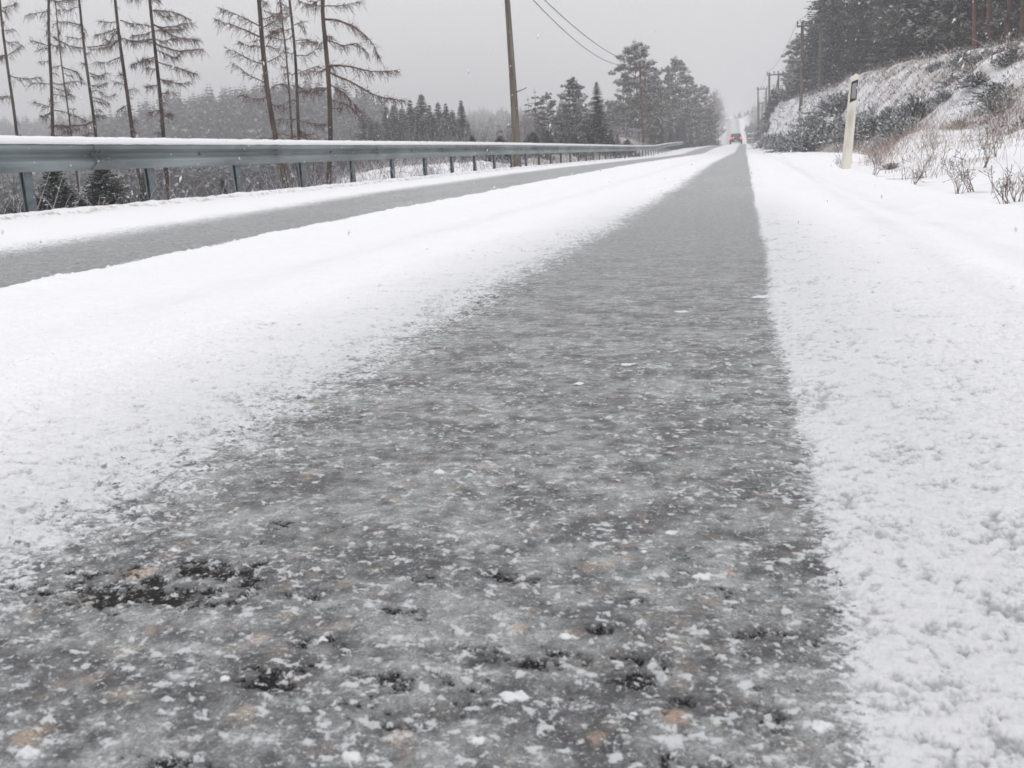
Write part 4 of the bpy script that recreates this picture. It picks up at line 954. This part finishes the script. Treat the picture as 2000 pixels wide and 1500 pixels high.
# ------------------------------------------------------------------ young spruces and bushes close by
YS = [spruce_proto(1.6, .62, 1000, 31, 'spruce', snow=.3, leaf=.10, low=.03, droop=.25, ragged=.35), spruce_proto(1.6, .75, 1100, 32, 'spruce', snow=.33, leaf=.11, low=.02, droop=.3, ragged=.4), spruce_proto(1.6, .95, 1200, 33, 'spruce', snow=.42, leaf=.12, low=.02, droop=.2, ragged=.45)]
def young(px, py, Y, k_, label, group, ws=1.0, hmin=.3):
    p = at(px, py, Y); x = p[0]; z0 = hgt(x, Y); h = max(hmin, p[2] - z0); s = h / 1.6
    return place_tree('young_spruce', 'young spruce', label, group, YS[k_][0], YS[k_][1], x, Y, random.uniform(0, 6.28), s * ws, s)
def bush_proto(seed, snow=.45, n=150):
    rg = np.random.default_rng(seed); mb = MB()
    az = rg.random(n) * 6.283; el = rg.uniform(.02, 1.4, n); L_ = 1.0 * rg.uniform(.55, 1.1, n) * (1 - .25 * np.sin(el))
    D0 = np.stack([np.cos(az) * np.cos(el), np.sin(az) * np.cos(el), np.sin(el)], 1); s = np.linspace(0, 1, 5)
    P = D0[:, None] * (L_[:, None] * s)[..., None]; P[:, :, 2] += .10 * s - .28 * (L_[:, None] * s) ** 2 * np.cos(el)[:, None] + .05; P[:, :, :2] += rg.normal(0, .10, (n, 1, 2))
    mb.tubes(P, .010 * (1.2 - s)[None] * np.ones((n, 1)), 3, 0)
    for kk in range(16):
        u = .15 + .85 * rg.random(n); i0 = np.minimum((u * 4).astype(int), 3); f_ = (u * 4 - i0)[:, None]
        B = P[np.arange(n), i0] * (1 - f_) + P[np.arange(n), i0 + 1] * f_; T = unit(P[np.arange(n), i0 + 1] - P[np.arange(n), i0])
        D = unit(T + rg.normal(0, .55, (n, 3)) + [0, 0, -.1]); ln = rg.uniform(.07, .17, n); N = unit(rg.normal(0, .45, (n, 3)) + [0, 0, 1])
        sv = (rg.random(n) < snow) * rg.uniform(.45, 1, n)
        mb.leaves(B, D, N, ln, ln * .36, sv * .3); mb.leaves(B + [0, 0, .008], D, N, ln * 1.0 * (sv > 0) + .002, ln * .34 * (sv > 0) + .0005, sv)
    st_ = MB().tubes([[0, 0, -.2], [.01, 0, .1], [0, 0, .45]], [.04, .03, .015], 6)
    return (mb.mesh('crown'), M['spruce']), (st_.mesh('trunk', True), M['bark'])
BU = [bush_proto(61, .75), bush_proto(62, .9, 130), bush_proto(63, .85, 120)]
def bush(px, py, Y, k_, label, group, ws=1.0, hmin=.3):
    p = at(px, py, Y); x = p[0]; z0 = hgt(x, Y); s = min(max(hmin, p[2] - z0), 1.25) / .95
    return place_tree('bush', 'bush', label, group, BU[k_][0], BU[k_][1], x, Y, random.uniform(0, 6.28), s * ws, s)
G = 'young spruces behind the guardrail'
young(100, 303, 12.2, 0, 'olive young spruce seen under the rail, right of the leftmost guardrail post', G, .95)
young(195, 303, 12.8, 0, 'darkest bushy young spruce seen under the rail', G, 1.15)
young(278, 330, 13.5, 0, 'narrow young spruce seen under the rail against a guardrail post', G, .6)
young(432, 340, 16, 0, 'small lone young spruce seen under the rail in the middle of a bay', G, .6)
young(15, 385, 11.2, 2, 'low young spruce at the left edge, below the rail', G, .8)
young(60, 372, 12.0, 2, 'low spreading young spruce close by the leftmost guardrail post', G, 1.3)
young(150, 375, 12.6, 1, 'low young spruce squeezed between two larger ones', G, 1.0)
young(235, 380, 12.5, 2, 'low snowy young spruce right of the darkest one', G, .9)
young(467, 383, 15, 2, 'tiny snowy spruce tip just above the berm', G, .7)
rgs = np.random.default_rng(64)
for k_ in range(24):
    y = rgs.uniform(33, 66); x = -6.35 - rgs.uniform(1.3, 4.0); s_ = rgs.uniform(.35, .8); q_ = int(rgs.integers(0, 3))
    place_tree('young_spruce', 'young spruce', 'knee-high snowy spruce close behind the far guardrail posts', 'knee-high spruces behind the far guardrail posts', YS[q_][0], YS[q_][1], x, y, rgs.uniform(0, 6.28), s_ * 1.2, s_)
G = 'bushes on the right bank'
bush(1792, 172, 26, 0, 'large snow-dusted dark green bush on the right bank', G, .85)
bush(1845, 208, 25, 1, 'bush merging into the right flank of the large bank bush', G, 1.0)
bush(1758, 215, 24.5, 1, 'bush at the left foot of the large bank bush', G, 1.0)
bush(1715, 196, 29, 2, 'green bush just right of the cream marker post', G, .9)
bush(1682, 205, 31, 1, 'dark bush hidden half behind the cream marker post', G, 1.0)
bush(1592, 236, 38, 2, 'darkest bush on the bank, left of the cream marker post', G, 1.1)
bush(1558, 244, 42, 1, 'small grey bush left of the darkest bank bush', G, 1.2)
bush(1622, 226, 40, 0, 'narrow bush right of the darkest bank bush', G, 1.2)
bush(1520, 232, 72, 2, 'rounded bush below the twin pole with the stay', G, 1.2)
bush(1499, 228, 98, 1, 'distant snowy bush at the foot of the third twin pole', G, 1.3)
bush(1484, 214, 140, 2, 'farthest rounded bush on the right verge against the sky', G, 1.3)
bush(1508, 252, 80, 0, 'low dark bush by the distant marker post', G, 1.5)
bush(1590, 190, 52, 2, 'green-grey bush between the legs of the nearest twin pole', G, 1.2)
bush(1900, 132, 27, 1, 'dark bush high on the right bank below the forest', G, 1.2)
bush(1965, 120, 26, 2, 'topmost bush on the right bank near the edge of the photo', G, 1.2)
bush(1950, 150, 22, 0, 'small dark tuft-like bush on the upper right bank', G, 1.4)
bush(1640, 172, 46, 1, 'bush on the crest of the bank left of the marker post top', G, 1.3)
bush(1742, 305, 11.5, 1, 'small dark shrub in the snow right of the cream marker post', G, 1.1, .12)

rgb_ = np.random.default_rng(88); G = 'snowy green shrubs scattered over the right bank'
for px, py, Y in ((1700, 205, 34), (1735, 190, 33), (1762, 186, 32), (1828, 150, 34), (1862, 160, 29), (1880, 140, 31), (1925, 128, 30), (1905, 170, 24), (1972, 150, 24), (1990, 128, 28), (1842, 190, 26), (1770, 238, 22), (1722, 250, 25),
                  (1660, 205, 46), (1640, 222, 44), (1612, 205, 54), (1565, 215, 66), (1543, 238, 62), (1575, 262, 50), (1530, 258, 70), (1880, 205, 21), (1950, 190, 20)):
    p = at(px, py, Y); z0 = hgt(p[0], Y); s_ = rgb_.uniform(.28, .62) * (1 if Y < 40 else 1.3); k_ = int(rgb_.integers(0, 3))
    place_tree('bush', 'bush', 'small snow-dusted green shrub, one of many scattered over the right bank', G, BU[k_][0], BU[k_][1], p[0], Y, rgb_.uniform(0, 6.28), s_, s_ * rgb_.uniform(.7, 1.0))

# ------------------------------------------------------------------ low growth on the bank: stuff
rg = np.random.default_rng(23)
def stems(n, fx, hmean, wid, spread, curve=.25, snow=.2, seed=1):
    rg = np.random.default_rng(seed); X_, Y_ = fx(rg, n); n = len(X_)
    Z_ = terrain(X_, Y_); B = np.stack([X_, Y_, Z_ - .01], 1); h = hmean * rg.lognormal(-.1, .4, n)
    az = rg.random(n) * 6.283; D = np.stack([np.cos(az) * spread, np.sin(az) * spread, np.ones(n)], 1) * rg.uniform(.3, 1.3, (n, 1)) * [1, 1, 0] + [0, 0, 1]
    s = np.array([0, .4, .75, 1.0]); P = B[:, None] + D[:, None] * (h[:, None] * s)[..., None] + (np.stack([np.cos(az), np.sin(az), -.6 + 0 * az], 1)[:, None] * (curve * h[:, None] * s ** 2.5)[..., None])
    mb = MB().tubes(P, np.array([1, .8, .55, .2])[None] * wid * rg.uniform(.7, 1.4, (n, 1)) * (np.clip(Y_ / 32, .38, 1)[:, None] if wid > .004 else 1), 3, np.repeat((rg.random(n) < snow) * rg.uniform(.3, 1, n), 12))
    return mb, P
def clumps(x0, x1, y0, y1, nc, rad):
    def f(rg, n):
        cxx = rg.uniform(0, 1, nc); cyy = rg.uniform(y0, y1, nc); k_ = rg.integers(0, nc, n)
        Y_ = cyy[k_] + rg.normal(0, rad, n); er = edge_right(Y_)
        X_ = er + x0 + cxx[k_] ** 1.2 * (x1 - x0) + rg.normal(0, rad, n)
        ok = X_ > er + .08
        return X_[ok], Y_[ok]
    return f
mb1, _ = stems(5500, clumps(.25, 5.5, 2.5, 24, 420, .09), .20, .0016, .28, .3, .15, 31)
mb2, _ = stems(3200, clumps(2.2, 5.0, 8, 20, 120, .13), .34, .0019, .2, .2, .2, 32)
mb3, _ = stems(9000, clumps(.1, 3.5, 18, 60, 500, .22), .25, .003, .3, .3, .25, 33)
for b in (mb2, mb3): mb1.add(np.concatenate(b.V), np.concatenate(b.Fq), np.concatenate(b.S))
tag(link('dry_grass', mb1.mesh('dry_grass'), M['grass']), 'thin dry brown grass stalks sticking out of the snow on the right bank', 'grass', kind='stuff')
# heather and brush carrying snow on the upper bank
def brush(rg, n):
    Y_ = 12 + 118 * rg.random(n) ** 1.5; d_ = rg.uniform(2.0, 11, n); d_ = np.where(Y_ > 24, rg.uniform(.5, 9, n), d_)
    return edge_right(Y_) + d_, Y_
mb4, P4 = stems(27000, brush, .26, .005, .7, .35, .38, 41)
n = len(P4); sel = rg.integers(0, n, 24000); u = rg.uniform(.3, 1, 24000)[:, None]
B = P4[sel, 0] * (1 - u) + P4[sel, 3] * u
D = unit(rg.normal(size=(24000, 3)) + [0, 0, .5]); dd = np.hypot(B[:, 0], B[:, 1]); ln = rg.uniform(.025, .06, 24000) * (1 + dd / 30)
mb4.leaves(B, D, unit(rg.normal(0, .5, (24000, 3)) + [0, 0, 1]), ln, ln * .4, (rg.random(24000) < .40) * rg.uniform(.3, .85, 24000))
tag(link('snowy_brush', mb4.mesh('snowy_brush'), M['scrub']), 'low brown heather and brush dusted with snow on the upper right bank', 'brush', kind='stuff')
# stalks and scrub behind the guardrail
def shelf(rg, n):
    Y_ = 6 + 90 * rg.random(n) ** .8; e_ = np.where(Y_ < 22, rg.uniform(.35, 1.0, n), rg.uniform(.7, 9, n)); ok_ = (Y_ > 22) | (rg.random(n) < .3); Y_ = Y_[ok_]; e_ = e_[ok_]
    return -6.35 - e_, Y_
mb5, P5 = stems(17000, shelf, .30, .005, .5, .3, .5, 51)
sel = rg.integers(0, len(P5), 9000); ln = rg.uniform(.02, .05, 9000)
mb5.leaves(P5[sel, 2], unit(rg.normal(size=(9000, 3)) + [0, 0, .4]), unit(rg.normal(size=(9000, 3))), ln, ln * .4, (rg.random(9000) < .4) * .8)
tag(link('verge_growth', mb5.mesh('verge_growth'), M['scrub']), 'low snowy stalks and scrub along the verge behind the guardrail', 'undergrowth', kind='stuff')
# weeds that can be told apart in front of the bank
def weed(px, py, Y, h, seed, label, tall=False):
    rg = np.random.default_rng(seed); p = at(px, py, Y); x = p[0]; z = hgt(x, Y)
    n = 9; az = rg.random(n) * 6.283; sp_ = rg.uniform(.05, .55, n)
    D = np.stack([np.cos(az) * sp_, np.sin(az) * sp_, np.ones(n)], 1); L_ = h * rg.uniform(.45, 1.1, n); s = np.linspace(0, 1, 5)
    P = D[:, None] * (L_[:, None] * s)[..., None] + rg.normal(0, .012, (n, 1, 3)) * [1, 1, 0]; P[:, :, 0] += (.12 * h * np.sin(s * 3 + seed))
    mb = MB().tubes(P, np.array([1, .85, .7, .5, .3])[None] * .0017 * np.ones((n, 1)), 4, .05)
    for kk in range(5):
        u = rg.integers(2, 5, n); B = P[np.arange(n), u]; d2 = unit(rg.normal(0, .6, (n, 3)) + [0, 0, .6]); l2 = rg.uniform(.02, .07, n) * h / .2
        mb.tubes(B[:, None] + d2[:, None] * (l2[:, None] * np.array([0, .6, 1]))[..., None], np.array([.0012, .0012, .0024])[None] * np.ones((n, 1)), 3, .1)
    o = link('dry_weed', mb.mesh('dry_weed'), M['twig'], None, (x, Y, z)); tag(o, label, 'weed', 'dry weeds on the right bank')
weed(1862, 385, 6.1, .22, 1, 'dark branching weed with crossing stems at the front of the bank')
weed(1890, 380, 6.2, .20, 2, 'leaning forked weed just right of the crossing-stem one')
weed(1967, 412, 5.0, .17, 3, 'short dark weed cluster near the snow edge at the right')
weed(1990, 408, 5.1, .15, 4, 'small weed cluster right of the short dark one')
weed(1792, 372, 7.2, .19, 5, 'small upright weed beside the snow shoulder, left of the crossing-stem one')
weed(1710, 335, 9.8, .26, 6, 'thin tall weed right of the cream marker post base')
weed(1918, 330, 8.2, .34, 7, 'tall reddish weed halfway up the near bank')
weed(1640, 322, 13.0, .18, 8, 'small weed left of the cream marker post base')
weed(1823, 287, 13.5, .3, 9, 'dark little clump standing alone in the upper snow')
weed(1950, 300, 9, .42, 10, 'tallest reddish weed near the right edge')

# ------------------------------------------------------------------ vehicle, roadside rack, houses
def rbox(mb, x0, x1, y0, y1, z0, z1, tx=0, ty0=0, ty1=0, S=0):
    """box whose top is pulled in: tx at the sides, ty0 / ty1 at the ends"""
    V = [(x0, y0, z0), (x1, y0, z0), (x1, y1, z0), (x0, y1, z0), (x0 + tx, y0 + ty0, z1), (x1 - tx, y0 + ty0, z1), (x1 - tx, y1 - ty1, z1), (x0 + tx, y1 - ty1, z1)]
    mb.add(V, [[3, 2, 1, 0], [4, 5, 6, 7], [0, 1, 5, 4], [1, 2, 6, 5], [2, 3, 7, 6], [3, 0, 4, 7]], S)
cyY = 143.0; cp = at(1437.5, 280, cyY); cz = float(road_z(cyY)) + .02
car = empty('car', (cp[0], cyY, cz)); tag(car, 'dark car with glowing red tail lights driving away at the crest of the road', 'car')
mb = MB(); rbox(mb, -.9, .9, -2.2, 2.2, .28, .62, .0, 0, 0); rbox(mb, -.9, .9, -2.2, 2.25, .62, 1.0, .05, .05, .25); rbox(mb, -.80, .80, -1.95, .9, 1.0, 1.50, .14, .28, .55)
rbox(mb, -.88, .88, -2.28, -2.15, .32, .58, .02, .02, 0)
bo = link('body', mb.mesh('body'), M['carpaint'], car)
mod = bo.modifiers.new('bevel', 'BEVEL'); mod.width = .05; mod.segments = 2
mb = MB(); V = [(-.70, -1.925, 1.05), (.70, -1.925, 1.05), (.62, -1.735, 1.40), (-.62, -1.735, 1.40), (-.70, -1.90, 1.05), (.70, -1.90, 1.05), (.62, -1.71, 1.40), (-.62, -1.71, 1.40)]
mb.add(V, [[0, 1, 2, 3], [7, 6, 5, 4], [0, 4, 5, 1], [3, 2, 6, 7], [0, 3, 7, 4], [1, 5, 6, 2]]); link('rear_window', mb.mesh('rear_window'), M['glass'], car)
for sx in (-1, 1):
    for sy in (-1.4, 1.4):
        a = np.linspace(0, 1, 2)[:, None]; P = np.array([[sx * .66, sy, .33], [sx * .70, sy, .33], [sx * .86, sy, .33], [sx * .90, sy, .33]])
        wh = link('wheel', MB().tubes(P, [.02, .33, .33, .02], 20).mesh('wheel', True), M['rubber'], car)
    mb = MB(); rbox(mb, sx * .74 - .17, sx * .74 + .17, -2.235, -2.10, .74, .98, .03, .03, 0); link('tail_lamp', mb.mesh('tail_lamp'), M['lamp'], car)
mb = MB(); rbox(mb, -.26, .26, -2.31, -2.29, .40, .51); link('number_plate', mb.mesh('number_plate'), M['cream'], car)
mb = MB(); rbox(mb, -.62, .62, -1.6, .3, 1.505, 1.54, .05, .1, .1); link('roof_snow', mb.mesh('roof_snow'), M['snow'], car)

ry = 152.0; rp = at(1470, 280, ry); rz0 = hgt(rp[0], ry)
rk = empty('roadside_rack', (rp[0], ry, rz0)); tag(rk, 'low dark timber rack with two snow-covered ledges near the crest, right of the car', 'rack')
for zz_ in (.75, 1.45):
    mb = MB(); rbox(mb, -.8, .8, -.3, .3, zz_ - .06, zz_); l_ = link('shelf', mb.mesh('shelf'), M['darkwood'], rk)
    mb = MB(); rbox(mb, -.82, .82, -.32, .32, zz_ + .003, zz_ + .16, .06, .06, .06); link('shelf_snow', mb.mesh('shelf_snow'), M['snow'], l_)
for sx in (-.74, .74):
    for sy in (-.24, .24):
        link('upright', MB().box((sx, sy, .6), (.1, .1, 1.8)).mesh('upright'), M['darkwood'], rk)
for kx in (-.5, -.17, .16, .49):
    mb = MB(); rbox(mb, kx - .15, kx + .15, -.2, .2, .92, 1.3, .0, .0, .0); link('box', mb.mesh('box'), M['darkwood'], rk)

def house(px, py, Y, w, dpt, hw, hr, rz, label):
    p = at(px, py, Y); r = empty('house', (p[0], Y, p[2] - hr - hw), rz); tag(r, label, 'house', 'houses on the far rise')
    mb = MB(); rbox(mb, -w / 2, w / 2, -dpt / 2, dpt / 2, -1.5, hw); wl = link('wall', mb.mesh('wall'), M['house'], r)
    V = [(-w / 2, -dpt / 2, hw + .01), (w / 2, -dpt / 2, hw + .01), (w / 2, dpt / 2, hw + .01), (-w / 2, dpt / 2, hw + .01), (0, -dpt / 2, hw + hr - .3), (0, dpt / 2, hw + hr - .3)]
    link('gable', MB().add(V, [[0, 1, 4, 4], [3, 5, 5, 2], [0, 4, 5, 3], [1, 2, 5, 4]]).mesh('gable'), M['house'], r) if False else None
    o = .4; V = [(-w / 2 - o, -dpt / 2 - o, hw - .1), (0, -dpt / 2 - o, hw + hr), (w / 2 + o, -dpt / 2 - o, hw - .1), (-w / 2 - o, dpt / 2 + o, hw - .1), (0, dpt / 2 + o, hw + hr), (w / 2 + o, dpt / 2 + o, hw - .1),
                (0, -dpt / 2 - o, hw - .08), (0, dpt / 2 + o, hw - .08)]
    link('roof', MB().add(V, [[0, 1, 4, 3], [1, 2, 5, 4], [0, 6, 1, 0], [6, 2, 1, 6], [3, 4, 7, 3], [7, 4, 5, 7]][:2] + [[0, 6, 2, 1], [3, 4, 5, 7]]).mesh('roof'), M['snow'], r)
    for kx in (-w * .28, 0, w * .28):
        mb = MB(); rbox(mb, kx - .5, kx + .5, -dpt / 2 - .04, -dpt / 2 + .05, hw * .35, hw * .8); link('window', mb.mesh('window'), M['glass'], r)
house(1421, 229, 372, 6.5, 8, 2.4, 2.6, .5, 'far house with a snow-covered roof left of where the road tops the rise')

# ------------------------------------------------------------------ falling snow
rg = np.random.default_rng(77); n = 55000
Pn = np.stack([rg.uniform(-22, 10, n), rg.uniform(1.3, 34, n), rg.uniform(.05, 9, n)], 1)
Pn = Pn[Pn[:, 2] > terrain(Pn[:, 0], Pn[:, 1]) + .03]; n = len(Pn)
sz_ = rg.uniform(.0018, .0060, n); ax = unit(np.array([-.35, .1, -1.0]) + rg.normal(0, .25, (n, 3)))
a2 = unit(np.cross(ax, rg.normal(size=(n, 3)))); a3 = np.cross(ax, a2); el = rg.uniform(1.0, 3.2, n)[:, None]; s1 = sz_[:, None]
V = np.stack([Pn + ax * s1 * el, Pn + a2 * s1 * rg.uniform(.5, 1.1, (n, 1)), Pn + a3 * s1 * .8, Pn - a2 * s1, Pn - a3 * s1 * rg.uniform(.4, .9, (n, 1)), Pn - ax * s1 * el * .8], 1)
base = np.arange(n)[:, None, None] * 6; Ft = np.array([[0, 1, 2], [0, 2, 3], [0, 3, 4], [0, 4, 1], [5, 2, 1], [5, 3, 2], [5, 4, 3], [5, 1, 4]])
tag(link('falling_snow', mesh_arrays('falling_snow', V, base + Ft[None], True, k=3), M['snow']), 'scattered white snowflakes drifting down over the road and trees', 'snow', kind='stuff')

# ------------------------------------------------------------------ haze: falling snow and mist between here and the hills
hm = bpy.data.materials.new('haze'); hm.use_nodes = True; t = hm.node_tree; t.nodes.clear()
o_ = t.nodes.new('ShaderNodeOutputMaterial'); pv = t.nodes.new('ShaderNodeVolumePrincipled')
pv.inputs['Color'].default_value = (*HAZE_COLOR, 1); pv.inputs['Density'].default_value = HAZE_DENSITY; pv.inputs['Anisotropy'].default_value = .15
t.links.new(pv.outputs[0], o_.inputs['Volume'])
allz = -14.0
mb = MB(); mb.box((0, 0, (60 + allz) / 2), (1900, 1900, 60 - allz))
tag(link('haze', mb.mesh('haze'), hm), 'pale snowy haze hanging over the road, valley and hills', 'haze', kind='stuff')
